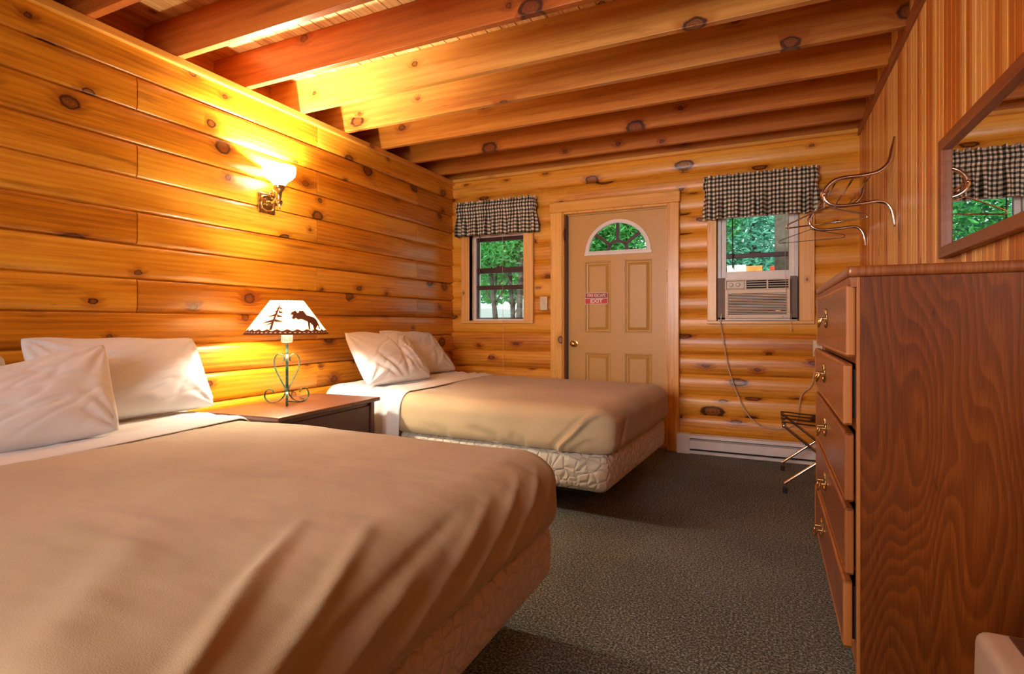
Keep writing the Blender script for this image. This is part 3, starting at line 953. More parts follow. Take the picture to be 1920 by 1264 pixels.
def ridges(rs):
    """fold ridges given on the unfolded cloth: a runs along the bed and down the foot, b across and down the sides"""
    R_ = [(Vector((*a, 0)), Vector((*b, 0)), w, h) for a, b, w, h in rs]
    def f(p, n):
        tx, ty = abs(n.x), abs(n.y)
        k = max(1e-6, tx + ty)
        dz = max(0, ZTOP - p.z)
        q = Vector((p.x + dz * tx / k, p.y + math.copysign(dz * ty / k, n.y), 0))
        s = 0
        for a, b, w, h in R_:
            d, t = segd(q, a, b)
            if d < w * 4:
                s += h * math.exp(-(d / w) ** 2) * min(1, t * 3.0 + .05) * min(1, (1 - t) * 6 + .1)
        return s
    return f

def make_bed(label, loc, rz, L, Wd, zb, zm, zt, quiltmat, rot_far=True):
    root = thing('bed', label, 'bed', loc, rz, 'double beds')
    h = Wd / 2
    def qd(p, n): return .002 * fbm(p, 6)
    bm = B(0.03, L - .005, -h + .01, h - .01, zb, zm, bev=.055, seg=5)
    bmesh.ops.subdivide_edges(bm, edges=[e for e in bm.edges if e.calc_length() > .3], cuts=12, use_grid_fill=True)
    obj('box_spring', bm, quiltmat, root, smooth=True, angle=60)
    bm = cover(0.02, L - .02, Wd - .02, zm, zt - .012, .075, (20, 16, 5))
    box(bm, .03, L - .08, -h + .05, h - .05, zm, zt - .06)
    obj('mattress', bm, M['sheet'], root, smooth=True, angle=60)
    bm = bmesh.new()
    for sy in (-h + .10, h - .12): box(bm, .05, L - .12, sy, sy + .03, zb - .03, zb)
    for sx in (.1, L / 2, L - .2): box(bm, sx, sx + .03, -h + .1, h - .1, zb - .028, zb - .002)
    obj('bed_frame', bm, M['black'], root)
    for sx in (.12, L - .42):
        for sy in (-h + .30, h - .30):
            lg = lathe(bmesh.new(), [(0, 0), (.022, 0), (.022, .03), (.014, .035), (.014, zb - .028), (0, zb - .028)], 14, (sx, sy, 0))
            obj('leg', lg, M['black'], root)
    return root

# near bed: x from the wall, foot towards the room
B1x, B1y, B1L, B1W = -2.80, 1.075, 2.12, 1.54
ZM, ZTOP = .365, .600
bed1 = make_bed('large near bed with tan blanket and pink-beige quilted box spring', (B1x, B1y, 0), 0, B1L, B1W, .16, ZM, ZTOP, M['quilt'])
B2x, B2y, B2L, B2W, B2r = -2.80, 3.615, 2.085, 1.36, math.radians(-3.5)
bed2 = make_bed('far bed by the door with pale quilted box spring', (B2x, B2y, 0), B2r, B2L, B2W, .15, ZM, ZTOP, M['quilt_pale'])

h1 = B1W / 2
# ridges on the near blanket (local coordinates): folds that run diagonally over the foot
rs1 = [((1.84, -.14), (2.30, -.95), .020, .020), ((1.98, -.06), (2.32, -.80), .020, .017),
       ((2.10, .16), (2.26, -.62), .024, -.014), ((2.15, -.04), (2.33, -.52), .020, .010), ((2.11, .30), (2.33, -.22), .020, .012),
       ((2.10, .50), (2.33, .04), .018, .011), ((2.12, .62), (2.34, .26), .016, .011), ((2.20, .66), (2.35, .46), .012, .007),
       ((1.55, -.30), (1.95, -.70), .05, .007), ((1.2, .2), (2.0, .45), .06, .005), ((.9, -.1), (1.7, .1), .07, .005)]
rf1 = ridges(rs1)
def d1(p, n):
    return .014 + .010 * fbm(p + Vector((3, 0, 0)), 1.6) + .0035 * fbm(Vector((p.x * 1.2, p.y * 4, p.z * 4)), 2.0) + rf1(p, n)
bl1 = thing('blanket', 'tan fleece blanket tucked over the large near bed', 'blanket', (B1x, B1y, ZTOP), group='tan bed blankets')
bm = cover(.60, B1L + .012, B1W + .012, ZM + .004, ZTOP, .095, (170, 150, 26), d1, .020, head=lambda y: .64 - .075 * (y / h1))
bmesh.ops.translate(bm, verts=bm.verts, vec=(0, 0, -ZTOP))
obj('blanket_cloth', bm, M['blanket'], bl1, smooth=True)
h2 = B2W / 2
rs2 = [((2.07, -.65), (1.79, -.935), .011, .040), ((2.01, -.66), (1.76, -.91), .012, -.016), ((2.09, -.76), (1.81, -.935), .012, .014),
       ((2.10, -.85), (1.83, -.94), .011, .012), ((2.00, -.70), (1.86, -.90), .010, .010), ((2.15, -.40), (2.30, -.52), .02, -.010),
       ((1.20, -.84), (1.45, -.90), .03, -.012), ((1.50, -.86), (1.62, -.90), .025, -.010), ((.9, -.86), (1.1, -.90), .03, -.008)]
rf2 = ridges(rs2)
def d2(p, n):
    return .014 + .008 * fbm(p + Vector((9, 2, 0)), 1.8) + .002 * fbm(Vector((p.x * 1.2, p.y * 4, p.z * 4)), 2.0) + rf2(p, n)
bl2 = thing('blanket', 'tan blanket with a folded corner on the far bed by the door', 'blanket', (B2x, B2y, ZTOP), B2r, group='tan bed blankets')
bm = cover(.60, B2L + .010, B2W + .012, ZM + .002, ZTOP, .080, (190, 90, 30), d2, .018, head=lambda y: .64 - .05 * (y / h2))
bmesh.ops.translate(bm, verts=bm.verts, vec=(0, 0, -ZTOP))
obj('blanket_cloth', bm, M['blanket'], bl2, smooth=True)

# white top sheets folded over the blanket edges
def sheet(label, loc, rz, Wd, xa, xb, zlow, seed, rumple, skew, flare=0.0):
    h = Wd / 2 + .006
    root = thing('top_sheet', label, 'sheet', loc, rz, 'white folded top sheets')
    bm = bmesh.new()
    r = .085
    straight = Wd + .012 - 2 * r
    arc = r * PI / 2
    side = ZTOP - zlow - r
    T = straight + 2 * arc + 2 * side
    NV_, NU_ = 190, 46
    rows = []
    for j in range(NV_ + 1):
        s = T * j / NV_
        if s < side: y, z, n = -h, zlow + s, Vector((0, -1, 0))
        elif s < side + arc:
            a = (s - side) / r; y, z = -h + r - r * math.cos(a), ZTOP - r + r * math.sin(a); n = Vector((0, -math.cos(a), math.sin(a)))
        elif s < side + arc + straight: y, z, n = -h + r + (s - side - arc), ZTOP, Vector((0, 0, 1))
        elif s < side + 2 * arc + straight:
            a = (s - side - arc - straight) / r; y, z = h - r + r * math.sin(a), ZTOP - r + r * math.cos(a); n = Vector((0, math.sin(a), math.cos(a)))
        else: y, z, n = h, ZTOP - r - (s - side - 2 * arc - straight), Vector((0, 1, 0))
        row = []
        for i in range(NU_ + 1):
            u = i / NU_
            e = xb - skew * (y / h) + .010 * math.sin(s * 5 + seed) * rumple
            x = xa + (e - xa) * u
            p = Vector((x, y, z))
            q = Vector((x * 9 + seed, s * 1.4, 0))
            d = .0265 + .005 * rumple * fbm(q, 1.0) + .006 * rumple * max(0, fbm(Vector((x * 16 + seed * 3, s * 2.6, 1)), 1.0)) + .003 * fbm(p, 5)
            d += .004 * rumple * math.sin((x * 60 + 4 * fbm(p, 2.5)))
            hang = max(0, 1 - (z - zlow) / (ZTOP - zlow)) if n.z < .5 else 0
            d += .008 * hang * (math.sin(x * 42 + seed) + .6 * math.sin(x * 77 + seed * 2)) * rumple + flare * hang * hang
            d = max(d, .0225)
            if i >= NU_ - 2: d = min(d, .0240) - .0025 * (i - NU_ + 2)
            row.append(bm.verts.new(p + n * d - Vector((0, 0, ZTOP))))
        rows.append(row)
    for a, b in zip(rows, rows[1:]):
        for i in range(NU_):
            bm.faces.new((a[i], a[i + 1], b[i + 1], b[i]))
    o = obj('sheet_cloth', bm, M['sheet'], root, smooth=True)
    md = o.modifiers.new('thickness', 'SOLIDIFY'); md.thickness = .003
    return root
sheet('white top sheet folded smoothly over the head of the near bed', (B1x, B1y, ZTOP), 0, B1W, .12, .655, .42, 2.0, .55, .075)
sheet('rumpled white sheet hanging over the side of the far bed', (B2x, B2y, ZTOP), B2r, B2W, .06, .675, .30, 5.0, 1.55, .05, .012)

# pillows: four corner points and a thickness
def pillow(label, TL, TR, BL, BR, T, seed, folds=(), flange=.012, back=None):
    TL, TR, BL, BR = map(Vector, (TL, TR, BL, BR))
    c = (TL + TR + BL + BR) / 4
    base = min(v.z for v in (TL, TR, BL, BR))
    org = Vector((c.x, c.y, base))
    root = thing('pillow', label, 'pillow', org, group='white bed pillows')
    nrm = (BR - BL).cross(TL - BL).normalized()
    wd = ((TR - TL).length + (BR - BL).length) / 2; ht = ((TL - BL).length + (TR - BR).length) / 2
    N = 64
    bm = bmesh.new()
    G = {}
    for side in (1, -1):
        for i in range(N + 1):
            for j in range(N + 1):
                u, v = -1 + 2 * i / N, -1 + 2 * j / N
                edge = max(abs(u), abs(v)) > .9999
                if edge and side == -1:
                    G[side, i, j] = G[1, i, j]; continue
                # pinch the sides inward between the corners
                cr = 1 - .05 * (u * u * v * v) ** 2
                uu = cr * u * (1 - .035 * (1 - v * v)) ; vv = cr * v * (1 - .045 * (1 - u * u) + (.02 * math.sin(u * 7 + seed) if v > 0 else 0))
                a, b = (uu + 1) / 2, (vv + 1) / 2
                p = (BL * (1 - a) + BR * a) * (1 - b) + (TL * (1 - a) + TR * a) * b
                prof = max(0, (1 - u * u)) ** .46 * max(0, (1 - v * v)) ** .46
                sag = 1 + .22 * (-v)
                th = T / 2 * prof * sag
                q = Vector((u * 1.6 + seed, v * 1.3, side))
                w = .010 * noise.noise(Vector((u * 2.0 + seed, v * 2.0, side * 3))) * prof
                # creases radiating from corners
                for cu, cv in ((-1, -1), (1, -1), (-1, 1), (1, 1)):
                    dx, dy = (u - cu) * wd / 2, (v - cv) * ht / 2
                    rr = math.hypot(dx, dy); an = math.atan2(dy, dx)
                    w += .0055 * math.sin(an * 13 + seed * 2 + cu) * math.exp(-(rr / .17) ** 2) * min(1, rr / .05)
                sr = abs(noise.noise(Vector((u * 1.1 + v * 1.3 + seed, (v - u * .8) * 3.4, seed))))
                w -= .006 * (1 - min(1, sr * 5)) * prof
                for (fu0, fv0, fu1, fv1, fw, fh) in folds:
                    if side == 1:
                        dd, t = segd(Vector((u, v, 0)), Vector((fu0, fv0, 0)), Vector((fu1, fv1, 0)))
                        w += fh * math.exp(-(dd / fw) ** 2) * math.sin(PI * min(.98, .1 + .9 * t))
                th2 = (th + w * (1 if side == 1 else .5)) * side if not edge else 0
                G[side, i, j] = bm.verts.new(p + nrm * th2 - org)
    for side in (1, -1):
        for i in range(N):
            for j in range(N):
                q = [G[side, i, j], G[side, i + 1, j], G[side, i + 1, j + 1], G[side, i, j + 1]]
                try: bm.faces.new(q if side == 1 else q[::-1])
                except ValueError: pass
    obj('pillowcase', bm, M['pillow'], root, smooth=True)
    # sewn hem along the open end
    k = 1 if flange > 0 else 0
    return root
zp = .637
pillow('white pillow against the wall beside the lamp on the near bed', (-2.775, 1.17, 1.005), (-2.715, 1.905, .985), (-2.56, 1.16, zp), (-2.52, 1.885, zp), .17, 1.0,
       folds=((-.5, .7, -.1, .2, .09, -.010), (-.6, -.8, .5, .1, .10, .008), (-.2, -.7, .7, .5, .10, .007), (.85, .6, .93, -.3, .04, -.008)))
pillow('white pillow lying behind at the left edge on the near bed', (-2.745, .42, .955), (-2.735, 1.13, .935), (-2.63, .42, zp), (-2.62, 1.12, zp), .15, 2.2)
pillow('front white pillow at the lower left leaning on the other near-bed pillows', (-2.53, .62, .815), (-2.515, 1.375, .985), (-2.31, .64, zp), (-2.275, 1.30, zp), .16, 3.1,
       folds=((-1, -.2, .6, .75, .07, .010), (-1, .2, .4, .85, .06, .008), (-.8, -.5, .2, .2, .10, .006)))
pillow('front rumpled pillow on the far bed nearest the lamp', (-2.665, 2.94, 1.005), (-2.62, 3.60, .975), (-2.40, 2.89, zp), (-2.335, 3.57, zp), .18, 4.4,
       folds=((.0, -.9, -.55, .1, .06, -.022), (.15, -.9, .30, .5, .06, -.018), (-.2, -.9, -.8, -.2, .06, -.014), (.45, -.7, .1, .8, .06, -.014), (.70, -.6, .4, .7, .05, .012)))
pillow('back white pillow in the corner on the far bed', (-2.785, 3.46, 1.01), (-2.735, 4.13, .985), (-2.60, 3.56, zp), (-2.50, 4.22, zp), .15, 5.7,
       folds=((.2, -.7, .6, .2, .07, -.010), (.4, -.6, .9, .1, .06, .008)))

# ================================================================== NIGHTSTAND
ns = thing('nightstand', 'cherry-stained nightstand between the two beds', 'nightstand', (-2.425, 2.335, 0), math.radians(3.0))
HX, HY = .255, .415
bm = B(-HX, HX, -HY, HY, .576, .600, bev=.007, seg=3)
obj('top', bm, M['cherry'], ns)
bm = bmesh.new()
box(bm, -HX + .02, HX - .035, -HY + .045, -HY + .063, .05, .576); box(bm, -HX + .02, HX - .035, HY - .063, HY - .045, .05, .576)
box(bm, -HX + .02, -HX + .03, -HY + .05, HY - .05, .05, .576); box(bm, -HX + .02, HX - .04, -HY + .05, HY - .05, .05, .07)
box(bm, -HX + .02, HX - .035, -HY + .05, HY - .05, .548, .576)
obj('cabinet_body', bm, M['cherry_dark'], ns)
for sy in (-HY + .035, HY - .070):
    obj('corner_post', B(HX - .058, HX - .020, sy, sy + .035, 0, .576, bev=.003), M['cherry_dark'], ns)
    obj('corner_post', B(-HX + .012, -HX + .045, sy, sy + .035, 0, .576, bev=.003), M['cherry_dark'], ns)
for z0_, z1_ in ((.335, .555), (.10, .325)):
    dr = obj('drawer', B(HX - .050, HX - .028, -HY + .075, HY - .075, z0_, z1_, bev=.004), M['cherry_dark'], ns)
    obj('knob', lathe(bmesh.new(), [(0, .028), (.012, .027), (.017, .020), (.014, .012), (.007, .008), (.007, 0), (0, 0)], 20, (HX - .028, -.03, (z0_ + z1_) / 2 + .02), 'X'), M['brass_old'], dr, smooth=True, angle=50)

# ================================================================== TABLE LAMP
LX, LY, LZ = -2.50, 2.31, .6005
lamp = thing('table_lamp', 'lit table lamp with moose and pine tree shade and green scrolled iron base', 'lamp', (LX, LY, LZ))
face = math.atan2(-LY, -LX)       # turned to the room
def ribbon(path, ang, w=.013, th=.0032):
    rad = Vector((math.cos(ang), math.sin(ang), 0)); tang = Vector((-math.sin(ang), math.cos(ang), 0))
    pts = [rad * r + Vector((0, 0, z)) for r, z in path]
    return sweep(bmesh.new(), spline(pts, 6), [(-w / 2, -th / 2), (w / 2, -th / 2), (w / 2, th / 2), (-w / 2, th / 2)], up=tang)
foot = [(.006, .105), (.010, .060), (.040, .018), (.085, .0022), (.118, .010), (.138, .038), (.128, .068), (.106, .078), (.086, .070), (.080, .055)]
heart = [(.008, .085), (.030, .120), (.056, .165), (.076, .215), (.076, .255), (.058, .280), (.034, .280), (.018, .262), (.018, .246), (.028, .240)]
for k, a in enumerate((face + math.radians(0), face + math.radians(120), face - math.radians(120))):
    obj('scroll_foot', ribbon(foot, a), M['green_iron'], lamp, smooth=True, angle=35)
    obj('heart_scroll', ribbon(heart, a), M['green_iron'], lamp, smooth=True, angle=35)
obj('stem', lathe(bmesh.new(), [(0, .045), (.008, .045), (.008, .345), (0, .345)], 16), M['green_iron'], lamp)
obj('collar', lathe(bmesh.new(), [(.006, .072), (.014, .074), (.014, .086), (.006, .088)], 16), M['green_iron'], lamp)
obj('socket', lathe(bmesh.new(), [(0, .345), (.026, .347), (.030, .352), (.031, .392), (.022, .400), (.018, .43), (0, .43)], 24), M['sign_white'], lamp, smooth=True, angle=40)
bm = bmesh.new()
for k in range(7):
    a = face - .9 + k * .3
    c, s = math.cos(a) * .0315, math.sin(a) * .0315
    tube(bm, [(c, s, .357), (c, s, .385)], .0016, 6)
obj('socket_fluting', bm, M['green_iron'], lamp)
bl = obj('bulb', lathe(bmesh.new(), [(0, .43), (.013, .432), (.016, .445), (.029, .470), (.030, .488), (.020, .508), (0, .515)], 20), M['bulb'], lamp, smooth=True)
ZS0, ZS1, RS0, RS1 = .398, .588, .226, .090
def shade_r(z): return RS0 + (RS1 - RS0) * (z - ZS0) / (ZS1 - ZS0)
bm = bmesh.new()
lathe(bm, [(RS0, ZS0), (RS1, ZS1), (RS1 - .0016, ZS1), (RS0 - .0016, ZS0)], 64, closed=True)
bmesh.ops.remove_doubles(bm, verts=bm.verts, dist=1e-5)
sh = obj('lamp_shade', bm, M['shade_paper'], lamp, smooth=True, angle=60)
# silhouettes, drawn on the flat then wrapped on the cone
SC = 1 / 1685.0
def wrap(polys, parent, name, lift=.0012):
    bm = bmesh.new()
    for P in polys:
        vs = [bm.verts.new((x, 0, y)) for x, y in P]
        bm.faces.new(vs)
    bmesh.ops.triangulate(bm, faces=bm.faces[:])
    x = 100
    while x < 700:
        bmesh.ops.bisect_plane(bm, geom=bm.verts[:] + bm.edges[:] + bm.faces[:], plane_co=(x, 0, 0), plane_no=(1, 0, 0)); x += 12
    for v in bm.verts:
        z = ZS0 + (450 - v.co.z) / 320 * (ZS1 - ZS0)
        r = shade_r(z)
        dx = (v.co.x - 396) / 1685 * 1.16
        a = face + math.asin(max(-.99, min(.99, dx / r)))
        v.co = Vector((math.cos(a) * (r + lift), math.sin(a) * (r + lift), z))
    r_ = bmesh.ops.extrude_face_region(bm, geom=bm.faces[:])
    for v in [g for g in r_['geom'] if isinstance(g, bmesh.types.BMVert)]:
        v.co += Vector((v.co.x, v.co.y, 0)).normalized() * .0006
    return obj(name, bm, M['shade_brown'], parent)
tree = [[(268, 408), (286, 408), (304, 330), (332, 240), (349, 178), (341, 178), (316, 240), (290, 325)],
        [(314, 210), (344, 194), (342, 214)], [(372, 214), (342, 196), (346, 218)], [(298, 240), (332, 224), (328, 246)], [(376, 250), (334, 228), (340, 256)],
        [(246, 292), (316, 258), (314, 282)], [(372, 288), (322, 264), (324, 292)], [(206, 350), (302, 308), (294, 336)], [(382, 336), (306, 308), (306, 336)], [(220, 376), (292, 334), (288, 352)]]
moose = [[(430, 302), (445, 310), (462, 300), (478, 314), (500, 308), (530, 322), (550, 334), (556, 408), (568, 408), (567, 342), (588, 366), (598, 408), (609, 408), (598, 358), (588, 338), (606, 332), (628, 366), (640, 406), (650, 406),
          (638, 358), (624, 320), (610, 298), (585, 283), (545, 272), (510, 270), (492, 262), (508, 240), (514, 226), (500, 232), (486, 226), (484, 245), (475, 258), (464, 250), (462, 232), (452, 230), (452, 250), (440, 240), (424, 246), (430, 256), (416, 268), (432, 268), (446, 272), (436, 284)]]
wrap(tree, sh, 'pine_tree_cutout'); wrap(moose, sh, 'moose_cutout')
bm = bmesh.new()
n = 144
for k in range(n):
    def pt(i, z, l=.0012):
        a = 2 * PI * i / n
        r = shade_r(z) + l
        return bm.verts.new((r * math.cos(a), r * math.sin(a), z))
    za = ZS0 + .024 + .005 * math.sin(k * 1.1); zb_ = ZS0 + .024 + .005 * math.sin((k + 1) * 1.1)
    bm.faces.new((pt(k, ZS0 - .002), pt(k + 1, ZS0 - .002), pt(k + 1, zb_), pt(k, za)))
bmesh.ops.remove_doubles(bm, verts=bm.verts, dist=1e-5)
obj('shade_border', bm, M['shade_brown'], sh)
bm = bmesh.new()
for k in range(56):
    a = 2 * PI * k / 56
    z = ZS0 + .011; r = shade_r(z) + .0018
    u = Vector((math.cos(a), math.sin(a), 0)); t = Vector((-math.sin(a), math.cos(a), 0))
    p = u * r + Vector((0, 0, z)); dz = Vector((-u.x * .7, -u.y * .7, 1)) * .0028
    bm.faces.new([bm.verts.new(p + t * .005 - dz), bm.verts.new(p + t * .006 + dz), bm.verts.new(p - t * .005 + dz), bm.verts.new(p - t * .006 - dz)])
obj('lacing', bm, M['sign_white'], sh)
bm = bmesh.new()
for k in range(30):
    a = 2 * PI * k / 30; a2 = a + .12
    tube(bm, [((RS1 + .003) * math.cos(a), (RS1 + .003) * math.sin(a), ZS1 - .010), ((RS1 - .001) * math.cos(a2), (RS1 - .001) * math.sin(a2), ZS1 + .003)], .0016, 5)
obj('top_lacing', bm, M['shade_brown'], sh)
bm = tube(bmesh.new(), [(0, 0, .012), (.03, .05, .004), (.03, .10, .004), (-.02, .15, .004), (-.10, .19, .004)], .003, 6, 6)
obj('cord', bm, M['rubber'], lamp)
light('lamp_bulb_light', 'POINT', (LX, LY, LZ + .49), 31, (1, .90, .70), shadow_soft_size=.03).parent = None

# ================================================================== SCONCE
SX, SY, SZ = XL + .006, 2.475, 1.745
sc = thing('wall_sconce', 'lit brass wall sconce with frosted glass shade on the left wall', 'wall lamp', (SX, SY, SZ))
obj('back_plate', B(0, .014, -.062, .062, 0, .130, bev=.006), M['brass_old'], sc)
bm = bmesh.new()
for pts in ([(.018, -.04, .03), (.02, 0, .018), (.018, .04, .03), (.018, .048, .07), (.018, .036, .105), (.02, 0, .112), (.018, -.036, .105), (.018, -.048, .07), (.018, -.04, .03)],):
    tube(bm, pts, .004, 8, 5)
lathe(bm, [(0, .026), (.010, .024), (.013, .014), (0, .012)], 16, (0, 0, .065), 'X')
obj('plate_ornament', bm, M['brass'], sc, smooth=True, angle=50)
bm = tube(bmesh.new(), [(.012, 0, .075), (.05, 0, .070), (.085, 0, .085), (.112, 0, .11), (.115, 0, .135)], .009, 12, 6)
obj('arm', bm, M['brass'], sc, smooth=True)
obj('arm_scroll', tube(bmesh.new(), [(.02, 0, .12), (.05, 0, .145), (.075, 0, .13), (.07, 0, .11), (.055, 0, .115)], .005, 8, 6), M['brass_old'], sc, smooth=True)
obj('finial', lathe(bmesh.new(), [(0, .012), (.005, .016), (.009, .028), (.004, .036), (.014, .046), (.022, .062), (.020, .072), (.010, .078), (.012, .088), (0, .09)], 24, (.115, 0, 0)), M['brass'], sc, smooth=True, angle=40)
obj('shade_holder', lathe(bmesh.new(), [(0, .085), (.014, .088), (.018, .125), (.030, .140), (.036, .150), (.036, .165), (.030, .168), (0, .168)], 28, (.115, 0, 0)), M['brass'], sc, smooth=True, angle=40)
pr = [(.032, .160), (.036, .175), (.052, .195), (.076, .212), (.092, .232), (.097, .255), (.098, .282), (.0955, .282), (.0945, .255), (.089, .234), (.073, .215), (.050, .199), (.034, .178), (.029, .162)]
obj('glass_shade', lathe(bmesh.new(), pr, 48, (.115, 0, 0), closed=True), M['shade_glass'], sc, smooth=True)
obj('bulb', lathe(bmesh.new(), [(0, .168), (.013, .17), (.015, .185), (.026, .205), (.027, .22), (.018, .238), (0, .244)], 20, (.115, 0, 0)), M['bulb'], sc, smooth=True)
light('sconce_bulb_light', 'POINT', (SX + .115, SY, SZ + .218), 118, (1, .90, .70), shadow_soft_size=.03)

# ================================================================== DRESSER
DX, DY0, DY1, DZ = .232, 1.83, 2.91, 1.222
dr = thing('dresser', 'tall oak-veneer chest of five drawers against the right wall', 'dresser', (.42, (DY0 + DY1) / 2, 0))
def o2(bm):
    bmesh.ops.translate(bm, verts=bm.verts, vec=(-.42, -(DY0 + DY1) / 2, 0)); return bm
bm = bmesh.new()
for ya in (DY0, DY1 - .018):
    obj('side_panel', o2(B(DX + .007, .598, ya, ya + .018, .0, DZ - .030, bev=.001)), M['oak_side'], dr)
bm = bmesh.new()
box(bm, .585, .598, DY0 + .018, DY1 - .018, .02, DZ - .03); box(bm, DX + .022, .585, DY0 + .018, DY1 - .018, .04, .055)
obj('back_panel', o2(bm), M['oak_side'], dr)
for ya in (DY0 - .002, DY1 - .022):
    obj('face_stile', o2(B(DX - .004, DX + .0065, ya, ya + .024, 0, DZ - .030, bev=.003)), M['oak_edge_z'], dr)
bm = bmesh.new()
DR = [(.962, 1.172), (.765, .945), (.545, .745), (.335, .528), (.125, .318)]
zr_ = [.0, .125, .318, .528, .745, .945, 1.172]
for a, b in ((.030, .122), (.312, .342), (.520, .552), (.737, .772), (.938, .968), (1.165, DZ - .03)):
    box(bm, DX + .006, DX + .020, DY0 + .02, DY1 - .02, a, b)
obj('face_rail', o2(bm), M['oak_edge_y'], dr)
bm = B(DX - .030, .604, DY0 - .016, DY1 + .016, DZ - .030, DZ, bev=.011, seg=4)
obj('top', o2(bm), M['oak_top'], dr)
bm = sweep(bmesh.new(), [(DX - .006, DY0 + .0, DZ - .045), (DX - .006, DY1, DZ - .045)], [(-.014, -.010), (.014, -.016), (.014, .006), (-.014, .010)], up=(0, 0, 1))
obj('cornice', o2(bm), M['oak_edge_y'], dr)
for k, (a, b) in enumerate(DR):
    out = .020 if k in (1, 4) else (.014 if k == 0 else .017)     # some drawers stand a little open
    y0, y1 = DY0 + .010, DY1 - .010
    bm = bmesh.new()
    x1_ = DX - .005 - (out - .014) * 1.2; 
    box(bm, x1_ - .021, x1_, y0 + .004, y1 - .004, a + .004, b - .004, .003, seg=2)
    d_ = obj('drawer', o2(bm), M['oak_drawer'], dr)
    bm = bmesh.new()
    frame_w = .016
    for (p, q, r_, s_) in ((y0, y0 + .013, a, b), (y1 - .013, y1, a, b), (y0, y1, b - .013, b), (y0, y1, a, a + .013)):
        box(bm, x1_ - .0235, x1_ + .0005, p, q, r_, s_, .006, seg=2)
    obj('drawer_edge', o2(bm), M['oak_edge_z'], d_)
    bm = bmesh.new()
    box(bm, x1_, .56, y0 + .02, y0 + .032, a + .02, b - .02); box(bm, x1_, .56, y1 - .032, y1 - .02, a + .02, b - .02)
    box(bm, x1_, .56, y0 + .03, y1 - .03, a + .02, a + .026)
    obj('drawer_box', o2(bm), M['black'], d_)
    # cast pull: plate, two posts, swinging bail
    yc, zc = 2.45 if k < 4 else 2.54, (a + b) / 2 + .01
    bm = bmesh.new()
    px_ = x1_ - .0222
    lathe(bm, [(0, -.004), (.010, -.004), (.020, -.002), (.021, 0), (0, 0)], 16, (px_, yc - .028, zc), 'X')
    lathe(bm, [(0, -.004), (.010, -.004), (.020, -.002), (.021, 0), (0, 0)], 16, (px_, yc + .028, zc), 'X')
    lathe(bm, [(0, -.007), (.010, -.006), (.015, 0), (0, 0)], 12, (px_, yc, zc + .026), 'X')
    lathe(bm, [(0, -.007), (.010, -.006), (.015, 0), (0, 0)], 12, (px_, yc, zc - .022), 'X')
    box(bm, px_ - .003, px_, yc - .046, yc + .046, zc - .012, zc + .014, .001); box(bm, px_ - .003, px_, yc - .020, yc + .020, zc - .030, zc + .034, .001)
    pl = obj('pull', o2(bm), M['brass_old'], d_, smooth=True, angle=45)
    bm = bmesh.new()
    for s_ in (-1, 1): tube(bm, [(px_, yc + s_ * .030, zc), (px_ - .024, yc + s_ * .030, zc)], .005, 10)
    tube(bm, [(px_ - .018, yc - .034, zc + .002), (px_ - .024, yc - .032, zc - .018), (px_ - .026, yc - .012, zc - .030), (px_ - .027, yc, zc - .026), (px_ - .026, yc + .012, zc - .030), (px_ - .024, yc + .032, zc - .018), (px_ - .018, yc + .034, zc + .002)], .0042, 8, 5)
    obj('bail_handle', o2(bm), M['brass'], pl, smooth=True, angle=50)

# ================================================================== MIRROR
mr = thing('wall_mirror', 'walnut-framed mirror hung on the right wall above the dresser', 'mirror', (XR - .002, 2.10, 1.30))
MY0, MY1, MH = -.45, .447, .440
bm = bmesh.new()
fw = .042
for (a, b, c, d) in ((MY0, MY0 + fw, 0, MH), (MY1 - fw, MY1, 0, MH)):
    box(bm, -.030, 0, a, b, c, d, .004)
for (a, b, c, d) in ((MY0 + fw * .9, MY1 - fw * .9, 0, fw), (MY0 + fw * .9, MY1 - fw * .9, MH - fw, MH)):
    box(bm, -.030, 0, a, b, c, d, .004)
obj('mirror_frame', bm, M['mirror_frame'], mr)
obj('mirror_glass', B(-.012, -.004, MY0 + .02, MY1 - .02, .02, MH - .02), M['mirror'], mr)

# ================================================================== COAT RACK
ra = thing('coat_rack', 'chrome tubular coat rack with looped arms on the right wall', 'coat rack', (XR, 3.48, 1.55))
def brk(y, sx=1.0, dz=0.0):
    P = [(-.004, .495), (-.014, .43), (-.030, .36), (-.075, .318), (-.14, .306), (-.24, .302), (-.285, .288), (-.318, .256), (-.330, .222), (-.322, .188), (-.290, .160), (-.24, .150), (-.14, .155), (-.085, .160), (-.045, .150), (-.020, .115), (-.010, .07), (-.004, .02)]
    return [(x * sx, y, z + dz) for x, z in P]
n_ = len(spline(brk(0), 5))
scl = [(.45 + .55 * min(1, k / 6, (n_ - 1 - k) / 6)) for k in range(n_)]
obj('side_bracket', tube(bmesh.new(), spline(brk(0), 5), .0115, 12, scale=scl), M['chrome'], ra, smooth=True)
obj('side_bracket', tube(bmesh.new(), spline(brk(.95, 1.04, .015), 5), .0115, 12, scale=scl), M['chrome'], ra, smooth=True)
for x_, z_ in ((-.265, .300), (-.185, .305), (-.105, .311)):
    obj('cross_rod', tube(bmesh.new(), [(x_, 0, z_), (x_ * 1.04, .95, z_ + .015)], .0055, 10), M['chrome'], ra, smooth=True)
obj('hanger_rod', tube(bmesh.new(), [(-.327, 0, .222), (-.340, .95, .237)], .006, 10), M['chrome'], ra, smooth=True)
bm = bmesh.new()
lathe(bm, [(0, -.016), (.009, -.014), (.011, -.004), (.011, .004), (0, .004)], 16, (-.327, 0, .222), 'Y')
obj('rod_cap', bm, M['chrome'], ra, smooth=True)
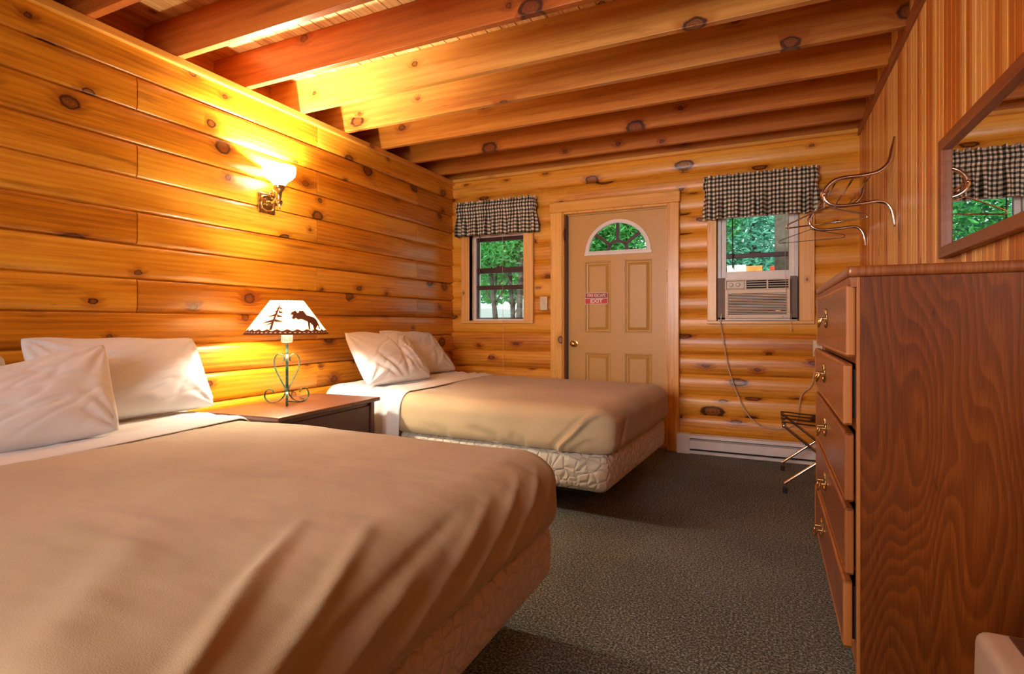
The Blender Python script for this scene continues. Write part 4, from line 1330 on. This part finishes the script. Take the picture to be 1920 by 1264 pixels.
def hanger(label, hook, L_, R_, apex, mat, r):
    root = thing('clothes_hanger', label, 'clothes hanger', hook, group='wire hangers on the coat rack')
    H = Vector(hook); L_, R_, apex = Vector(L_) - H, Vector(R_) - H, Vector(apex) - H
    d = (R_ - L_).normalized()
    bm = bmesh.new()
    tube(bm, [apex + Vector((0, 0, .0)), apex + Vector((0, 0, .030)), apex + Vector((0, 0, .045)) + d * .010, Vector((0, 0, .020)) + d * .014, Vector((0, 0, .026)), Vector((0, 0, .012)) - d * .016, Vector((0, 0, -.010)) - d * .014], r, 8, 6)
    obj('hook', bm, mat, root, smooth=True)
    bm = bmesh.new()
    e = Vector((0, 0, .008))
    tube(bm, spline([apex + d * .004, apex + d * .02 - e * .6, R_ + (apex - R_) * .12 + e, R_ + e * .6, R_ - e, R_ - d * .02 - e * 1.2], 5), r, 8)
    tube(bm, spline([apex - d * .004, apex - d * .02 - e * .6, L_ + (apex - L_) * .12 + e, L_ + e * .6, L_ - e, L_ + d * .02 - e * 1.2], 5), r, 8)
    tube(bm, [L_ + d * .018 - e * 1.2, R_ - d * .018 - e * 1.2], r, 8)
    obj('shoulder_wire', bm, mat, root, smooth=True)
hanger('chrome wire hanger at the near end of the coat rack', (.283, 3.50, 1.772), (.098, 3.58, 1.622), (.47, 3.40, 1.622), (.284, 3.495, 1.70), M['wire'], .0040)
hanger('thin dark wire hanger at the far end of the coat rack', (.272, 4.40, 1.787), (.075, 4.46, 1.652), (.47, 4.34, 1.652), (.272, 4.40, 1.72), M['dark_wire'], .0022)

# ================================================================== LUGGAGE RACK
lr = thing('luggage_rack', 'folding chrome luggage rack with dark straps beside the dresser', 'luggage rack', (.31, 4.115, 0))
HW, HLn, HT = .215, .285, .430
def leg_frame(s):
    bm = bmesh.new()
    # U-shaped tube: foot up across to the far rail on the other side
    for sy in (-1, 1):
        y = sy * (HLn - (.0 if s > 0 else .024))
        f = [(s * -HW, y, .012), (s * -(HW - .006), y, .055), (s * -(HW - .03), y, .085), (s * (HW - .03), y, HT - .045), (s * HW, y, HT - .015)]
        tube(bm, f, .0095, 12, 4)
    y = HLn - (0 if s > 0 else .024)
    tube(bm, [(s * HW, -y, HT - .012), (s * HW, y, HT - .012)], .0095, 12)
    return bm
for s in (1, -1):
    lf = obj('leg_frame', leg_frame(s), M['chrome'], lr, smooth=True, angle=60)
    for sy in (-1, 1):
        y = sy * (HLn - (.0 if s > 0 else .024))
        obj('rubber_foot', lathe(bmesh.new(), [(0, 0), (.013, 0), (.012, .035), (0, .036)], 14, (s * -HW, y, 0)), M['rubber'], lf)
obj('pivot_bolt', tube(bmesh.new(), [(0, -HLn - .012, .235), (0, HLn + .012, .235)], .004, 8), M['brass_old'], lr)
for k in range(4):
    yy = -.225 + k * .150
    P = [(-HW - .010, yy, HT - .035), (-HW - .013, yy, HT - .008), (-HW, yy, HT + .001), (-.10, yy, HT - .006), (0, yy, HT - .010), (.10, yy, HT - .006), (HW, yy, HT + .001), (HW + .013, yy, HT - .008), (HW + .010, yy, HT - .035)]
    obj('strap', sweep(bmesh.new(), spline(P, 4), [(-.022, -.0015), (.022, -.0015), (.022, .0015), (-.022, .0015)], up=(0, 1, 0)), M['strap'], lr)

# ================================================================== WHITE APPLIANCE
dh = thing('dehumidifier', 'white plastic dehumidifier with brown top panel in front of the dresser', 'dehumidifier', (.487, 1.17, 0))
bm = B(-.121, .112, -.21, .20, .02, .462, bev=.022, seg=4)
for v in bm.verts:
    k = 1 + .10 * (1 - v.co.z / .45) if v.co.x < 0 else 1.0
    v.co.x *= k
obj('housing', bm, M['white_plastic'], dh, smooth=True, angle=40)
pn = obj('control_panel', B(-.072, .108, -.19, .178, .459, .4645, bev=.002), M['brown_panel'], dh)
bm = bmesh.new()
box(bm, -.018, .010, .118, .126, .4640, .4655); box(bm, -.008, .030, .094, .116, .4640, .4655, .0005); box(bm, .034, .056, .10, .122, .4640, .4655)
obj('printed_mark', bm, M['blue_mark'], pn)
bm = bmesh.new()
for k in range(8):
    box(bm, -.1325, -.115, -.10, .14, .385 - k * .022, .393 - k * .022)
obj('side_vent', bm, M['ac_shade'], dh)
for sx in (-.10, .09):
    for sy in (-.17, .16): obj('foot', B(sx - .015, sx + .015, sy - .015, sy + .015, 0, .025), M['rubber'], dh)

# ================================================================== OUTDOORS
bm = bmesh.new()
N_ = 30
G = [[bm.verts.new((-16 + 26 * i / N_, YB + .3 + 20 * j / N_, (-.35 if j == 0 else -.35 + 1.95 * min(1, max(0, (20 * j / N_ - 2.0)) / 12) + .04 * math.sin(i * 1.7 + j)))) for j in range(N_ + 1)] for i in range(N_ + 1)]
for i in range(N_):
    for j in range(N_):
        f = bm.faces.new((G[i][j], G[i + 1][j], G[i + 1][j + 1], G[i][j + 1]))
tag(obj('ground', bm, M['concrete']), 'pale gravel slope outside seen at the bottom of the left window', 'ground', kind='structure')

def leaves(n, blobs, size, rnd):
    bm = bmesh.new()
    for _ in range(n):
        c, rx, ry, rz_ = rnd.choice(blobs)
        while True:
            p = Vector((rnd.uniform(-1, 1), rnd.uniform(-1, 1), rnd.uniform(-1, 1)))
            if p.length < 1: break
        p = Vector(c) + Vector((p.x * rx, p.y * ry, p.z * rz_))
        s = size * rnd.uniform(.6, 1.4)
        a = Vector((rnd.gauss(0, 1), rnd.gauss(0, 1), rnd.gauss(0, .6))).normalized()
        b = a.cross(Vector((rnd.gauss(0, 1), rnd.gauss(0, 1), rnd.gauss(0, 1)))).normalized()
        k = a.cross(b) * s * .12
        bm.faces.new([bm.verts.new(p - a * s), bm.verts.new(p - b * s * .38 + k), bm.verts.new(p + a * s), bm.verts.new(p + b * s * .38 + k)])
    return bm
def tree_obj(label, loc, stems, blobs, n, size, leafm, seed, cat='tree', name='leafy_tree'):
    rnd = random.Random(seed)
    root = thing(name, label, cat, loc)
    bm = bmesh.new()
    for (dx, dy, lx, ly, h, r) in stems:
        pts = [(dx, dy, -.35), (dx + lx * .2, dy + ly * .2, h * .3), (dx + lx * .5 + rnd.uniform(-.06, .06), dy + ly * .5, h * .6), (dx + lx, dy + ly, h)]
        sp = spline(pts, 6)
        tube(bm, sp, r, 9, scale=[1.25 - .85 * k / (len(sp) - 1) for k in range(len(sp))])
        for q in range(5):
            k = rnd.randrange(8, len(sp) - 2)
            tube(bm, [sp[k], sp[k] + Vector((rnd.uniform(-.4, .4), rnd.uniform(-.3, .3), rnd.uniform(.25, .6)))], r * .3, 6)
    obj('trunk', bm, M['bark'], root, smooth=True)
    obj('foliage', leaves(n, blobs, size, rnd), leafm, root)
    return root
tree_obj('multi-stemmed green tree outside the left window', (-3.95, 8.6, .0),
         [(-.32, 0, -.25, 0, 3.4, .050), (-.10, .2, -.18, .1, 3.6, .045), (.06, 0, .10, 0, 3.6, .060), (.28, .1, .22, .1, 3.4, .065), (.20, .4, .05, .1, 3.5, .04), (.55, .0, .35, .0, 3.2, .045), (.62, .3, .7, .0, 2.6, .025)],
         [((-.2, 0, 2.9), 1.6, 1.0, .9), ((.5, .2, 3.3), 1.5, 1.0, .9), ((-.7, .3, 2.3), .8, .8, .5), ((.9, .5, 2.3), .7, .7, .5), ((0, .4, 3.9), 1.8, 1.2, .9)], 34000, .045, M['leaf'], 4)
tree_obj('green bush farther off beyond the stems outside the left window', (-5.6, 12.0, .7), [(0, 0, .1, 0, 1.2, .04)], [((-.4, 0, 1.55), 1.2, .8, .75), ((1.2, .4, 1.75), 1.1, .8, .75), ((.6, .8, 2.6), 2.4, 1.0, 1.0)], 14000, .07, M['leaf'], 5, 'bush', 'leafy_bush')
tree_obj('green tree outside seen through the fanlight of the door', (-2.2, 9.2, .0), [(0, 0, .1, 0, 4, .09), (.3, .1, .4, 0, 3.6, .05)], [((-.6, 0, 3.2), 1.1, .9, 1.3), ((.7, 0, 3.0), 1.2, 1.0, 1.3), ((.1, .3, 4.4), 1.6, 1.2, 1.0)], 24000, .055, M['leaf'], 6)
tree_obj('blue-green tree outside the right window', (-.35, 9.6, .0), [(.1, 0, .1, 0, 4, .05), (-.35, .2, -.2, 0, 3.5, .03)], [((-.4, .2, 2.4), 1.0, .9, 1.0), ((.6, .3, 2.5), 1.1, .9, 1.1), ((0, .2, 3.8), 1.6, 1.2, 1.0), ((.2, 1.0, 1.5), 1.6, .8, .9), ((.3, 1.5, 1.2), 1.9, .5, .8)], 26000, .05, M['leaf_blue'], 8)
tag(obj('porch_post', B(.060, .215, 5.95, 6.10, -.35, 3.0, bev=.01), M['ext_wood']), 'thick weathered porch post outside the right window', 'post')
bm = bmesh.new()
box(bm, -.33, -.06, 6.9, 6.93, 1.40, 1.72, .004); box(bm, -.30, -.27, 6.93, 6.97, -.35, 1.6); box(bm, -.12, -.09, 6.93, 6.97, -.35, 1.6)
tag(obj('orange_board', bm, M['orange']), 'orange board standing outside behind the right window glass', 'board')
bm = bmesh.new()
box(bm, .02, .30, 6.6, 6.63, 1.40, 1.68, .004); box(bm, .06, .09, 6.63, 6.67, -.35, 1.6); box(bm, .22, .25, 6.63, 6.67, -.35, 1.6)
tag(obj('red_board', bm, M['red_board']), 'red board standing outside beyond the porch post', 'board')
